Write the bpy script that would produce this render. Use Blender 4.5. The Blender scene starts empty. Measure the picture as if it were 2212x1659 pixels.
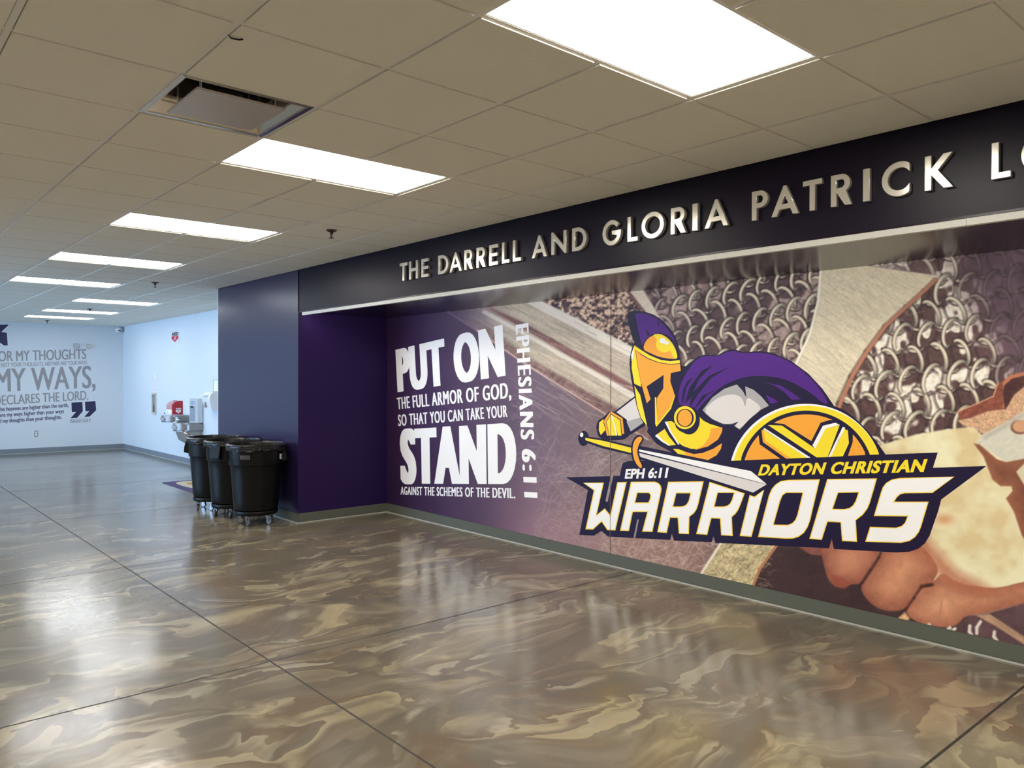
import bpy, bmesh, math, random
import numpy as np
from mathutils import Vector, Matrix

random.seed(7)
RNG = np.random.default_rng(11)
S = bpy.context.scene
COL = S.collection
PI = math.pi

# ------------------------------------------------------------------ camera, world, exposure
HC, H = 1.6727, 2.9434          # lens height, ceiling height
YAW, PIT, ROL, FPX = -0.8542, -0.0055, 0.0018, 1681.44
_cy, _sy = math.cos(YAW), math.sin(YAW)
CF = Vector((_sy * math.cos(PIT), _cy * math.cos(PIT), math.sin(PIT)))
_r = Vector((_cy, -_sy, 0.0)); _u = _r.cross(CF)
CR = _r * math.cos(ROL) + _u * math.sin(ROL)
CU = -_r * math.sin(ROL) + _u * math.cos(ROL)
cam_d = bpy.data.cameras.new('camera')
cam_d.sensor_fit = 'HORIZONTAL'; cam_d.sensor_width = 36.0
cam_d.lens = FPX / 2212.0 * 36.0
cam_d.clip_start = 0.05; cam_d.clip_end = 200
cam = bpy.data.objects.new('camera', cam_d); COL.objects.link(cam)
M = Matrix.Identity(4)
for i in range(3):
    M[i][0], M[i][1], M[i][2] = CR[i], CU[i], -CF[i]
M[2][3] = HC
cam.matrix_world = M
S.camera = cam

S.view_settings.view_transform = 'Standard'
S.view_settings.look = 'None'
S.view_settings.exposure = 0.0
S.view_settings.gamma = 1.0
S.view_settings.use_curve_mapping = False
S.cycles.use_denoising = True
S.cycles.max_bounces = 8
S.cycles.diffuse_bounces = 5
S.cycles.glossy_bounces = 4
S.cycles.sample_clamp_indirect = 8.0

PANEL_STRENGTH = 25.0
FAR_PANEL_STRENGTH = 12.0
STRIP_STRENGTH = 32.0
SKY_COLOR = (0.38, 0.63, 1.0)
DAY_POWER = 300.0               # watts through each window

W = bpy.data.worlds.new('sky'); S.world = W; W.use_nodes = True
W.node_tree.nodes['Background'].inputs[0].default_value = (*SKY_COLOR, 1)
W.node_tree.nodes['Background'].inputs[1].default_value = 3.0

WIN_Y, WIN_Z0, WIN_Z1 = -4.5, 0.35, 2.65
WINDOWS = [(-19.8, -16.9), (-16.4, -13.5), (-13.0, -10.1)]
for a, b in WINDOWS:            # the daylight that falls through the windows
    L = bpy.data.lights.new('daylight', 'AREA'); L.shape = 'RECTANGLE'
    L.size = b - a; L.size_y = WIN_Z1 - WIN_Z0
    L.energy = DAY_POWER; L.color = SKY_COLOR
    o = bpy.data.objects.new('daylight', L); COL.objects.link(o)
    o.location = ((a + b) / 2, WIN_Y - 0.35, (WIN_Z0 + WIN_Z1) / 2)
    o.rotation_euler = (PI / 2, 0, 0)

# ------------------------------------------------------------------ helpers
def at(px, plane, val):
    """point of the photograph (2212x1659) carried to a real plane: x, y or z = val"""
    v = CF + CR * ((px[0] - 1106.0) / FPX) - CU * ((px[1] - 829.5) / FPX)
    k = 'xyz'.index(plane)
    t = (val - (HC if k == 2 else 0.0)) / v[k]
    return Vector((0, 0, HC)) + v * t

def lin(c):
    return tuple(((x / 255) / 12.92 if x <= 10 else (((x / 255) + 0.055) / 1.055) ** 2.4) for x in c)

MATS = {}
def mat(name, color, rough=0.5, metal=0.0, spec=0.5, emit=None, strength=0.0, noise=None, bump=None, srgb=False, coat=0.0):
    """Principled material with a little procedural variation; color linear unless srgb"""
    if name in MATS: return MATS[name]
    if srgb: color = lin(color)
    m = bpy.data.materials.new(name); m.use_nodes = True
    nt = m.node_tree; p = nt.nodes['Principled BSDF']
    p.inputs['Base Color'].default_value = (*color, 1)
    p.inputs['Roughness'].default_value = rough
    p.inputs['Metallic'].default_value = metal
    p.inputs['Specular IOR Level'].default_value = spec
    if coat: p.inputs['Coat Weight'].default_value = coat
    if emit:
        p.inputs['Emission Color'].default_value = (*emit, 1)
        p.inputs['Emission Strength'].default_value = strength
    tc = nt.nodes.new('ShaderNodeTexCoord')
    if noise:
        sc, amt = noise
        n = nt.nodes.new('ShaderNodeTexNoise'); n.inputs['Scale'].default_value = sc; n.inputs['Detail'].default_value = 4
        nt.links.new(tc.outputs['Object'], n.inputs['Vector'])
        mx = nt.nodes.new('ShaderNodeMix'); mx.data_type = 'RGBA'
        mx.inputs[6].default_value = (*[c * (1 - amt) for c in color], 1)
        mx.inputs[7].default_value = (*[min(1, c * (1 + amt)) for c in color], 1)
        nt.links.new(n.outputs['Fac'], mx.inputs[0]); nt.links.new(mx.outputs[2], p.inputs['Base Color'])
    if bump:
        sc, st = bump
        n = nt.nodes.new('ShaderNodeTexNoise'); n.inputs['Scale'].default_value = sc; n.inputs['Detail'].default_value = 3
        nt.links.new(tc.outputs['Object'], n.inputs['Vector'])
        b = nt.nodes.new('ShaderNodeBump'); b.inputs['Strength'].default_value = st; b.inputs['Distance'].default_value = 0.01
        nt.links.new(n.outputs['Fac'], b.inputs['Height']); nt.links.new(b.outputs[0], p.inputs['Normal'])
    MATS[name] = m
    return m

def tag(o, label=None, cat=None, group=None, kind=None):
    if label: o['label'] = label
    if cat: o['category'] = cat
    if group: o['group'] = group
    if kind: o['kind'] = kind
    return o

def link_mesh(name, me, m, parent=None):
    if m is not None and not me.materials: me.materials.append(m)
    o = bpy.data.objects.new(name, me); COL.objects.link(o)
    if parent is not None: o.parent = parent
    return o

def obj(name, bm, m, parent=None, smooth=False, recalc=True):
    me = bpy.data.meshes.new(name)
    if recalc: bmesh.ops.recalc_face_normals(bm, faces=bm.faces)
    bm.to_mesh(me); bm.free()
    if smooth:
        for f in me.polygons: f.use_smooth = True
        me.set_sharp_from_angle(angle=math.radians(38))
    return link_mesh(name, me, m, parent)

def empty(name, loc, label, cat, group=None, rz=0.0):
    o = bpy.data.objects.new(name, None); COL.objects.link(o)
    o.empty_display_size = 0.1
    o.location = loc; o.rotation_euler = (0, 0, rz)
    return tag(o, label, cat, group)

def copy_tree(o, parent=None):
    c = o.copy(); COL.objects.link(c)
    if parent is not None: c.parent = parent
    for ch in list(o.children): copy_tree(ch, c)
    return c

def box(bm, x0, x1, y0, y1, z0, z1, bevel=0.0):
    b2 = bmesh.new() if bevel else bm
    vs = [b2.verts.new(p) for p in ((x0,y0,z0),(x1,y0,z0),(x1,y1,z0),(x0,y1,z0),(x0,y0,z1),(x1,y0,z1),(x1,y1,z1),(x0,y1,z1))]
    for f in ((0,3,2,1),(4,5,6,7),(0,1,5,4),(1,2,6,5),(2,3,7,6),(3,0,4,7)):
        b2.faces.new([vs[i] for i in f])
    if bevel:
        bmesh.ops.bevel(b2, geom=list(b2.edges), offset=bevel, segments=2, affect='EDGES')
        merge(bm, b2)

def merge(bm, b2):
    me = bpy.data.meshes.new('tmp'); b2.to_mesh(me); b2.free(); bm.from_mesh(me); bpy.data.meshes.remove(me)

def BOX(*a, bevel=0.0):
    bm = bmesh.new(); box(bm, *a, bevel=bevel); return bm

def lathe(bm, prof, n=48, c=(0, 0, 0), axis='z'):
    rings = []
    for r, z in prof:
        ring = []
        for i in range(n):
            a = 2 * PI * i / n
            x, y = r * math.cos(a), r * math.sin(a)
            p = (x, y, z) if axis == 'z' else ((z, x, y) if axis == 'x' else (x, z, y))
            ring.append(bm.verts.new((p[0] + c[0], p[1] + c[1], p[2] + c[2])))
        rings.append(ring)
    for a, b in zip(rings, rings[1:]):
        for i in range(n):
            j = (i + 1) % n
            bm.faces.new((a[i], a[j], b[j], b[i]))
    return rings

def cap(bm, ring): bm.faces.new(ring)

def solid_lathe(bm, prof, n=32, c=(0, 0, 0), axis='z'):
    r = lathe(bm, prof, n, c, axis); cap(bm, r[0]); cap(bm, r[-1])

def tube(bm, pts, r, n=8):
    pts = [Vector(p) for p in pts]; rings = []
    for i, p in enumerate(pts):
        d = (pts[min(i + 1, len(pts) - 1)] - pts[max(i - 1, 0)]).normalized()
        a = d.cross(Vector((0.3, 0.2, 1))).normalized(); b = d.cross(a)
        rings.append([bm.verts.new(p + a * r * math.cos(2 * PI * k / n) + b * r * math.sin(2 * PI * k / n)) for k in range(n)])
    for q, s in zip(rings, rings[1:]):
        for k in range(n): bm.faces.new((q[k], q[(k + 1) % n], s[(k + 1) % n], s[k]))
    cap(bm, rings[0]); cap(bm, rings[-1])

def prism(bm, pts2, axis, a0, a1):
    """polygon in the two other axes, extruded along axis from a0 to a1"""
    def P(p, a): return {'x': (a, p[0], p[1]), 'y': (p[0], a, p[1]), 'z': (p[0], p[1], a)}[axis]
    A = [bm.verts.new(P(p, a0)) for p in pts2]; B = [bm.verts.new(P(p, a1)) for p in pts2]
    bm.faces.new(A); bm.faces.new(B[::-1])
    for i in range(len(A)):
        j = (i + 1) % len(A); bm.faces.new((A[j], A[i], B[i], B[j]))

def curve_mesh(loops, extrude=0.0, bevel=0.0):
    """closed 2-D loops (outer and holes) filled into a mesh"""
    cu = bpy.data.curves.new('c', 'CURVE'); cu.dimensions = '2D'; cu.fill_mode = 'BOTH'
    cu.extrude = extrude; cu.bevel_depth = bevel; cu.bevel_resolution = 1
    for lp in loops:
        sp = cu.splines.new('POLY'); sp.points.add(len(lp) - 1); sp.use_cyclic_u = True
        for q, p in zip(sp.points, lp): q.co = (p[0], p[1], 0, 1)
    o = bpy.data.objects.new('c', cu); COL.objects.link(o)
    dg = bpy.context.evaluated_depsgraph_get()
    me = bpy.data.meshes.new_from_object(o.evaluated_get(dg))
    bpy.data.objects.remove(o); bpy.data.curves.remove(cu)
    return me

def text_mesh(s, offset=0.0, space=1.0):
    cu = bpy.data.curves.new('t', 'FONT'); cu.body = s; cu.size = 1.0; cu.offset = offset
    cu.resolution_u = 6; cu.space_character = space; cu.fill_mode = 'FRONT'
    o = bpy.data.objects.new('t', cu); COL.objects.link(o)
    dg = bpy.context.evaluated_depsgraph_get()
    me = bpy.data.meshes.new_from_object(o.evaluated_get(dg))
    bpy.data.objects.remove(o); bpy.data.curves.remove(cu)
    return me
_m = text_mesh('H'); CAPH = max(v.co.y for v in _m.vertices); bpy.data.meshes.remove(_m)
_m = text_mesh('h'); ASCH = max(v.co.y for v in _m.vertices); bpy.data.meshes.remove(_m)

def homog(src, dst):
    A, b = [], []
    for (x, y), (u, v) in zip(src, dst):
        A += [[x, y, 1, 0, 0, 0, -u * x, -u * y], [0, 0, 0, x, y, 1, -v * x, -v * y]]; b += [u, v]
    h = np.linalg.solve(np.array(A, float), np.array(b, float))
    return np.append(h, 1).reshape(3, 3)

def fit_text(name, s, quad, plane, val, m, parent, off=(0, 0, 0), bold=0.0, smear=0.0, space=1.0, caps=True):
    """lettering laid on a wall inside four corners tl, tr, br, bl"""
    me = text_mesh(s, bold, space)
    n = len(me.vertices); co = np.empty(n * 3, 'f'); me.vertices.foreach_get('co', co); co = co.reshape(-1, 3)
    bm = bmesh.new()
    x0, x1 = co[:, 0].min() - smear, co[:, 0].max() + smear
    h = (CAPH if caps else ASCH)
    tl, tr, br, bl = quad
    Hm = homog([(x0, h), (x1, h), (x1, 0), (x0, 0)], [tl, tr, br, bl])
    O = Vector(off)
    nrm = Vector((0, -1, 0)) if plane == 'y' else Vector((1, 0, 0))
    for q_, dx in enumerate([0.0] if smear == 0 else [smear * (2 * i_ / (n_ - 1) - 1) for n_ in (17 if smear > .055 else 9,) for i_ in range(n_)]):
        vs = []
        for x, y, _ in co:
            q = Hm @ np.array([x + dx, y, 1.0]); vs.append(bm.verts.new(at((q[0] / q[2], q[1] / q[2]), plane, val) + O + nrm * (.00006 * q_)))
        for f in me.polygons:
            try: bm.faces.new([vs[i] for i in f.vertices])
            except ValueError: pass
    bpy.data.meshes.remove(me)
    return obj(name, bm, m, parent, recalc=False)

def flat(name, loops, plane, val, m, parent, off=(0, 0, 0)):
    """flat printed shape: loops in photograph pixels on a wall plane"""
    c = np.array(loops[0]).mean(0)
    me = curve_mesh([[((p[0] - c[0]) / 100, (p[1] - c[1]) / 100) for p in lp] for lp in loops])
    for v in me.vertices:
        v.co = at((v.co.x * 100 + c[0], v.co.y * 100 + c[1]), plane, val) + Vector(off)
    return link_mesh(name, me, m, parent)

# ------------------------------------------------------------------ materials
M_WALL = mat('pale_blue_grey_wall_paint', (0.68, 0.72, 0.75), 0.55, noise=(40, 0.015), bump=(220, 0.03))
M_PURPLE = mat('dark_purple_paint', (0.016, 0.010, 0.046), 0.28, spec=0.75, bump=(160, 0.02))
M_RETURN = mat('matte_purple_paint', (0.020, 0.008, 0.060), 0.55, spec=0.15, bump=(160, 0.02))
M_FASCIA = mat('navy_fascia_paint', (0.008, 0.005, 0.016), 0.34, spec=0.16, bump=(160, 0.015))
M_SOFFIT = mat('dark_soffit_paint', (0.012, 0.007, 0.016), 0.20, spec=0.25, bump=(120, 0.02))
M_BASE = mat('grey_rubber_base', (0.098, 0.106, 0.085), 0.5, noise=(6, 0.06))
M_BASEFAR = mat('grey_base_daylight_tint', (0.20, 0.225, 0.25), 0.5, noise=(6, 0.05))  # same grey base, with the far end's blue daylight put into its colour
M_CAULK = mat('pale_caulk', (0.42, 0.42, 0.38), 0.6)
M_TILE = mat('mineral_ceiling_tile', (0.83, 0.805, 0.71), 0.9, spec=0.1, noise=(180, 0.06), bump=(260, 0.25))
M_TEE = mat('painted_ceiling_tee', (0.80, 0.78, 0.74), 0.4)
M_LIT = mat('lit_diffuser', (0.9, 0.9, 0.9), 0.5, emit=(1.0, 0.93, 0.82), strength=PANEL_STRENGTH)
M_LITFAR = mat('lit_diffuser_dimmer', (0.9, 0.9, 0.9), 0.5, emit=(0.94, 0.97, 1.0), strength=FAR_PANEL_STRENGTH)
M_LAMPFRAME = mat('white_lamp_frame', (0.82, 0.80, 0.76), 0.35)
M_STRIP = mat('lit_strip_lens', (0.85, 0.85, 0.82), 0.4, emit=(1.0, 0.96, 0.93), strength=STRIP_STRENGTH)
M_ALU = mat('aluminium', (0.75, 0.75, 0.72), 0.35, metal=0.9, noise=(30, 0.05))
M_STEEL = mat('stainless_steel', (0.62, 0.62, 0.60), 0.25, metal=1.0, noise=(30, 0.06))
M_CHROME = mat('bright_chrome', (0.85, 0.85, 0.86), 0.1, metal=1.0)
M_ZINC = mat('zinc_plated_steel', (0.30, 0.30, 0.30), 0.3, metal=1.0)
M_LETTER = mat('satin_metal_letter', (0.80, 0.77, 0.70), 0.16, metal=0.55, spec=0.6)
M_BLACKP = mat('black_plastic', (0.003, 0.003, 0.003), 0.38, spec=0.2, noise=(60, 0.2), bump=(300, 0.02))
M_BAG = mat('black_bag_film', (0.010, 0.009, 0.009), 0.25, spec=0.35, bump=(45, 0.5))
M_RUBBER = mat('grey_rubber_tyre', (0.10, 0.10, 0.10), 0.5)
M_DARK = mat('dark_void', (0.004, 0.004, 0.004), 0.7)
M_WHITEP = mat('white_plastic', (0.80, 0.80, 0.79), 0.35, noise=(20, 0.02))
M_BEIGEP = mat('beige_plastic', (0.55, 0.50, 0.42), 0.45, noise=(20, 0.03))
M_GREYP = mat('grey_plastic', (0.40, 0.41, 0.41), 0.45, noise=(20, 0.03))
M_RED = mat('red_plastic', (0.42, 0.012, 0.022), 0.3, noise=(15, 0.05))
M_REDSHEEN = mat('red_plastic_painted_sheen', (0.62, 0.30, 0.30), 0.25, noise=(10, 0.08))  # window reflection on the glossy red front, painted as a paler colour
M_PRINTK = mat('black_print', (0.01, 0.01, 0.012), 0.5)
M_PRINTR = mat('red_print', (0.62, 0.01, 0.05), 0.5)
M_PRINTW = mat('white_print', (0.85, 0.85, 0.85), 0.5)
M_GREYVINYL = mat('grey_vinyl_letters', (0.30, 0.29, 0.30), 0.5, noise=(8, 0.03))
M_NAVYVINYL = mat('navy_vinyl_letters', (0.022, 0.018, 0.075), 0.5)

def glass_material():
    m = bpy.data.materials.new('window_glass'); m.use_nodes = True; nt = m.node_tree; nt.nodes.clear()
    o = nt.nodes.new('ShaderNodeOutputMaterial'); mx = nt.nodes.new('ShaderNodeMixShader')
    t = nt.nodes.new('ShaderNodeBsdfTransparent'); g = nt.nodes.new('ShaderNodeBsdfGlossy'); f = nt.nodes.new('ShaderNodeFresnel')
    g.inputs['Roughness'].default_value = 0.02
    nt.links.new(f.outputs[0], mx.inputs[0]); nt.links.new(t.outputs[0], mx.inputs[1]); nt.links.new(g.outputs[0], mx.inputs[2])
    nt.links.new(mx.outputs[0], o.inputs[0]); return m
M_GLASS = glass_material()

JX, JY, JS = -4.4106, 1.9477, 3.048
def floor_material():
    m = bpy.data.materials.new('marbled_epoxy_floor'); m.use_nodes = True
    nt = m.node_tree; N = nt.nodes.new; Lk = nt.links.new; p = nt.nodes['Principled BSDF']
    geo = N('ShaderNodeNewGeometry')
    def vmath(op, a, b):
        n = N('ShaderNodeVectorMath'); n.operation = op
        for i, x in enumerate((a, b)):
            if x is None: continue
            if isinstance(x, tuple): n.inputs[i].default_value = x
            else: Lk(x, n.inputs[i])
        return n.outputs[0]
    def fmath(op, a, b=None, clamp=False):
        n = N('ShaderNodeMath'); n.operation = op; n.use_clamp = clamp
        for i, x in enumerate((a, b)):
            if x is None: continue
            if isinstance(x, (int, float)): n.inputs[i].default_value = x
            else: Lk(x, n.inputs[i])
        return n.outputs[0]
    def noise(vec, scale, detail=4, rough=0.55, dist=0.0):
        n = N('ShaderNodeTexNoise'); n.inputs['Scale'].default_value = scale; n.inputs['Detail'].default_value = detail
        n.inputs['Roughness'].default_value = rough; n.inputs['Distortion'].default_value = dist
        Lk(vec, n.inputs['Vector']); return n
    pos = geo.outputs['Position']
    w1 = noise(pos, 0.8, 2)
    warp = vmath('MULTIPLY', vmath('SUBTRACT', w1.outputs['Color'], (0.5, 0.5, 0.5)), (1.0, 1.6, 0))
    p1 = vmath('ADD', pos, warp)
    w2 = noise(vmath('MULTIPLY', p1, (1.0, 0.55, 1.0)), 2.8, 4)
    warp2 = vmath('MULTIPLY', vmath('SUBTRACT', w2.outputs['Color'], (0.5, 0.5, 0.5)), (0.55, 0.8, 0))
    p2 = vmath('ADD', p1, warp2)
    st = vmath('MULTIPLY', p2, (1.5, 0.55, 1.0))
    n1 = noise(st, 1.8, 6, 0.55, 0.9)
    r1 = N('ShaderNodeValToRGB'); cr = r1.color_ramp; cr.interpolation = 'EASE'
    pts = [(0.30, FLOOR_C[0]), (0.44, FLOOR_C[1]), (0.55, FLOOR_C[2]), (0.63, FLOOR_C[3]), (0.72, FLOOR_C[4])]
    cr.elements[0].position, cr.elements[0].color = pts[0][0], (*pts[0][1], 1)
    cr.elements[1].position, cr.elements[1].color = pts[-1][0], (*pts[-1][1], 1)
    for q, c in pts[1:-1]:
        e = cr.elements.new(q); e.color = (*c, 1)
    Lk(n1.outputs['Fac'], r1.inputs[0])
    n2 = noise(vmath('ADD', vmath('MULTIPLY', p2, (1.0, 0.45, 1.0)), (7.3, 2.1, 0)), 1.0, 5, 0.55, 1.2)
    r2 = N('ShaderNodeMapRange'); r2.inputs[1].default_value = 0.55; r2.inputs[2].default_value = 0.72
    Lk(n2.outputs['Fac'], r2.inputs[0])
    mx = N('ShaderNodeMix'); mx.data_type = 'RGBA'; Lk(r2.outputs[0], mx.inputs[0]); Lk(r1.outputs[0], mx.inputs[6])
    mx.inputs[7].default_value = (*FLOOR_C[5], 1)
    # folded pigments: a soft fade on one side, a crisp edge on the other
    def fold(offs, sc, k, lo, hi, mlo, mhi, col, src, amt):
        q = noise(vmath('ADD', vmath('MULTIPLY', p2, sc), offs), 1.0, 1, 0.4, 0.4)
        f = fmath('FRACT', fmath('MULTIPLY', q.outputs['Fac'], k))
        r = N('ShaderNodeMapRange'); r.interpolation_type = 'SMOOTHSTEP'; r.inputs[1].default_value = lo; r.inputs[2].default_value = hi; Lk(f, r.inputs[0])
        e = N('ShaderNodeMapRange'); e.inputs[1].default_value = 1.0; e.inputs[2].default_value = 0.965; Lk(f, e.inputs[0])
        mk = N('ShaderNodeMapRange'); mk.interpolation_type = 'SMOOTHSTEP'; mk.inputs[1].default_value = mlo; mk.inputs[2].default_value = mhi
        Lk(noise(vmath('ADD', vmath('MULTIPLY', p1, (sc[0] * .8, sc[1] * .8, 1)), offs), 1.1, 3, 0.5, 0.4).outputs['Fac'], mk.inputs[0])
        w = fmath('MULTIPLY', fmath('MULTIPLY', fmath('MULTIPLY', r.outputs[0], e.outputs[0]), mk.outputs[0]), amt)
        m_ = N('ShaderNodeMix'); m_.data_type = 'RGBA'; Lk(w, m_.inputs[0]); Lk(src, m_.inputs[6]); m_.inputs[7].default_value = (*col, 1)
        return m_.outputs[2]
    c_ = fold((3.1, 8.2, 0), (2.2, .85, 1), 5.0, .25, .95, .42, .62, FLOOR_C[0], mx.outputs[2], .75)
    c_ = fold((9.7, 1.4, 0), (3.0, 1.15, 1), 5.0, .30, .95, .46, .62, FLOOR_C[5], c_, .7)
    c_ = fold((1.9, 5.3, 0), (2.8, 1.0, 1), 6.0, .35, .95, .48, .62, FLOOR_C[4], c_, .72)
    c_ = fold((6.4, 4.4, 0), (3.6, 1.4, 1), 4.0, .45, .97, .50, .64, FLOOR_C[6], c_, .75)
    class mv: outputs = [None, None, c_]
    # saw-cut joints every ten feet
    sep = N('ShaderNodeSeparateXYZ'); Lk(pos, sep.inputs[0])
    wob = fmath('MULTIPLY', fmath('SUBTRACT', noise(pos, 22.0, 2).outputs['Fac'], 0.5), 0.005)
    def joint(c, c0, half):
        t = fmath('ADD', fmath('DIVIDE', fmath('SUBTRACT', fmath('ADD', c, wob), c0), JS), 50.5)
        f = fmath('MULTIPLY', fmath('ABSOLUTE', fmath('SUBTRACT', fmath('FRACT', t), 0.5)), JS)
        return fmath('LESS_THAN', f, half)
    j = fmath('MAXIMUM', joint(sep.outputs[0], JX, 0.007), fmath('MULTIPLY', joint(sep.outputs[1], JY, 0.006), fmath('LESS_THAN', sep.outputs[1], 4.5)))
    mj = N('ShaderNodeMix'); mj.data_type = 'RGBA'; Lk(j, mj.inputs[0]); Lk(mv.outputs[2], mj.inputs[6]); mj.inputs[7].default_value = (0.02, 0.017, 0.014, 1)
    Lk(mj.outputs[2], p.inputs['Base Color'])
    rg = fmath('ADD', fmath('MULTIPLY', n2.outputs['Fac'], 0.08), 0.125)
    rg = fmath('MAXIMUM', rg, fmath('MULTIPLY', j, 0.8))
    Lk(rg, p.inputs['Roughness'])
    p.inputs['IOR'].default_value = 1.55
    b = N('ShaderNodeBump'); b.inputs['Strength'].default_value = 0.05; b.inputs['Distance'].default_value = 0.02
    Lk(noise(pos, 9.0, 2).outputs['Fac'], b.inputs['Height']); Lk(b.outputs[0], p.inputs['Normal'])
    return m
FLOOR_C = [tuple(0.82 * q for q in c) for c in [(0.132, 0.117, 0.094), (0.160, 0.137, 0.102), (0.200, 0.170, 0.124), (0.255, 0.216, 0.152), (0.41, 0.35, 0.225), (0.165, 0.118, 0.075), (0.40, 0.36, 0.27)]]

# ------------------------------------------------------------------ the room
XF, XN, YM, YF, YL = -20.3, 4.5, 5.26, 4.06, WIN_Y     # far wall, wall behind the camera, mural wall, fascia plane, window wall
PXL, PXR = -10.93, -8.44                                # pillar
ZF = 2.437                                              # underside of the fascia
def struct(name, bm, m, label, cat, parent=None):
    o = obj(name, bm, m, parent)
    if parent is None: tag(o, label, cat, kind='structure')
    return o

struct('floor', BOX(XF - .2, XN + .2, YL - .2, YM + .2, -0.2, 0.0), floor_material(), 'glossy marbled brown and cream epoxy floor with saw-cut joints', 'floor')
struct('wall_far', BOX(XF - .2, XF, YL - .2, YM + .2, 0, H + .2), M_WALL, 'pale wall at the far end carrying the large grey quotation', 'wall')
struct('wall_back', BOX(XF, PXL, YM, YM + .2, 0, H + .2), M_WALL, 'pale blue-lit wall behind the drinking fountain', 'wall')
struct('wall_near', BOX(XN, XN + .2, YL - .2, YM + .2, 0, H + .2), M_WALL, 'white wall behind the viewpoint', 'wall')
bm = bmesh.new()
edges = [XF] + [x for w in WINDOWS for x in w] + [XN]
box(bm, XF, XN, YL - .2, YL, 0, WIN_Z0); box(bm, XF, XN, YL - .2, YL, WIN_Z1, H + .2)
for a, b in zip(edges[0::2], edges[1::2]): box(bm, a, b, YL - .2, YL, WIN_Z0, WIN_Z1)
struct('wall_left', bm, M_WALL, 'white wall with three wide windows opposite the fountain', 'wall')
for i, (a, b) in enumerate(WINDOWS):
    bm = bmesh.new(); t = 0.06
    box(bm, a, a + t, YL - .14, YL - .06, WIN_Z0, WIN_Z1); box(bm, b - t, b, YL - .14, YL - .06, WIN_Z0, WIN_Z1)
    box(bm, a + t, b - t, YL - .14, YL - .06, WIN_Z0, WIN_Z0 + t); box(bm, a + t, b - t, YL - .14, YL - .06, WIN_Z1 - t, WIN_Z1)
    c = (a + b) / 2; box(bm, c - t / 2, c + t / 2, YL - .14, YL - .06, WIN_Z0 + t, WIN_Z1 - t)
    w = struct('window_%d' % (i + 1), bm, M_ALU, 'wide aluminium window, %s from the far wall' % ('first', 'second', 'third')[i], 'window')
    obj('pane', BOX(a + t, b - t, YL - .105, YL - .095, WIN_Z0 + t, WIN_Z1 - t), M_GLASS, w)

struct('wall_pillar', BOX(PXL, PXR, YF, YM + .2, 0, H + .2), M_PURPLE, 'dark purple full-height wall block behind the trash cans', 'wall')
struct('wall_mural', BOX(PXR, XN, YM, YM + .2, 0, ZF + .3), M_PURPLE, 'recessed wall carrying the mural', 'wall')
struct('wall_fascia', BOX(PXR + .024, XN, YF + .003, YM, ZF + .02, H + .2), M_FASCIA, 'dark navy fascia above the recess carrying the raised letters', 'wall')
struct('wall_return', BOX(PXR, PXR + .004, YF, YM, 0, ZF + .01), M_RETURN, 'matte purple side wall of the mural recess', 'wall')
struct('trim_1', BOX(PXL - .012, PXL, YF - .001, YF + .02, 0, H), M_WHITEP, 'thin pale corner bead on the far edge of the purple block', 'trim')
struct('trim_2', BOX(PXR + .004, PXR + .024, YF + .012, YM, ZF + .02, H), M_DARK, 'dark vertical seam between purple block and fascia', 'trim')
struct('trim_3', BOX(PXR, XN, YF + .003, YM, ZF + .008, ZF + .02), M_SOFFIT, 'glossy dark soffit under the fascia', 'trim')

def base_run(name, segs, label, m=M_BASE):
    bm = bmesh.new(); b2 = bmesh.new()
    for (x0, x1, y0, y1) in segs: box(bm, x0, x1, y0, y1, 0.012, 0.115, bevel=0.004); box(b2, x0, x1, y0, y1, 0, 0.012)
    o = struct(name, bm, m, label, 'baseboard')
    obj('caulk_bead', b2, M_CAULK, o)
base_run('baseboard_far', [(XF, XF + .012, YL, YM - .012)], 'grey baseboard along the far quotation wall, blue daylight in its colour', M_BASEFAR)
base_run('baseboard_back', [(XF, PXL, YM - .012, YM)], 'grey baseboard under the drinking fountain wall, blue daylight in its colour', M_BASEFAR)
base_run('baseboard_pillar', [(PXL, PXR + .012, YF - .012, YF), (PXR, PXR + .012, YF, YM - .012)], 'grey rubber baseboard wrapping the purple wall block')
base_run('baseboard_mural', [(PXR, XN, YM - .012, YM)], 'grey rubber baseboard under the mural')
base_run('baseboard_near', [(XN - .012, XN, YL, YM - .012)], 'grey rubber baseboard behind the viewpoint')
base_run('baseboard_left', [(XF + .012, XN - .012, YL, YL + .012)], 'grey rubber baseboard under the windows')

# ------------------------------------------------------------------ suspended ceiling on a two-foot grid
TT = 0.6096; GX, GY = -2.126, 1.0883
LIGHTS = [(-1, 1), (3, 1), (7, 1), (11, 1), (15, 1), (19, 3), (23, 3), (26, 3)]
EXTRA = [(-5, 1), (-9, 1)] + [(i, -6) for i in (-5, -1, 3, 7, 11)]   # unseen panels beyond the frame, added to light the hall
DIFF = (2, 0)
taken = {}
for i, k in LIGHTS + EXTRA: taken[(i, k)] = taken[(i, k + 1)] = 1
taken[DIFF] = 1
def cell(i, k): return GX - (i + 1) * TT, GX - i * TT, GY + k * TT, GY + (k + 1) * TT
bm = bmesh.new()
for i in range(-12, 31):
    for k in range(-10, 8):
        if (i, k) in taken: continue
        x0, x1, y0, y1 = cell(i, k)
        x0 = max(x0, XF); x1 = min(x1, XN); y0 = max(y0, YL); y1 = min(y1, YM)
        segs = [(x0, x1, y0, y1)]
        if y1 > YF:
            segs = []
            if y0 < YF: segs.append((max(x0, PXL), x1, y0, YF))
            if x0 < PXL: segs.append((x0, min(x1, PXL), y0, y1))
        for a, b, c, d in segs:
            if b - a < 0.04 or d - c < 0.04: continue
            box(bm, a + .008, b - .008, c + .016, d - .016, H - 0.006, H + 0.012)
ceil = struct('ceiling', bm, M_TILE, 'suspended ceiling of square mineral tiles', 'ceiling')
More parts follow.
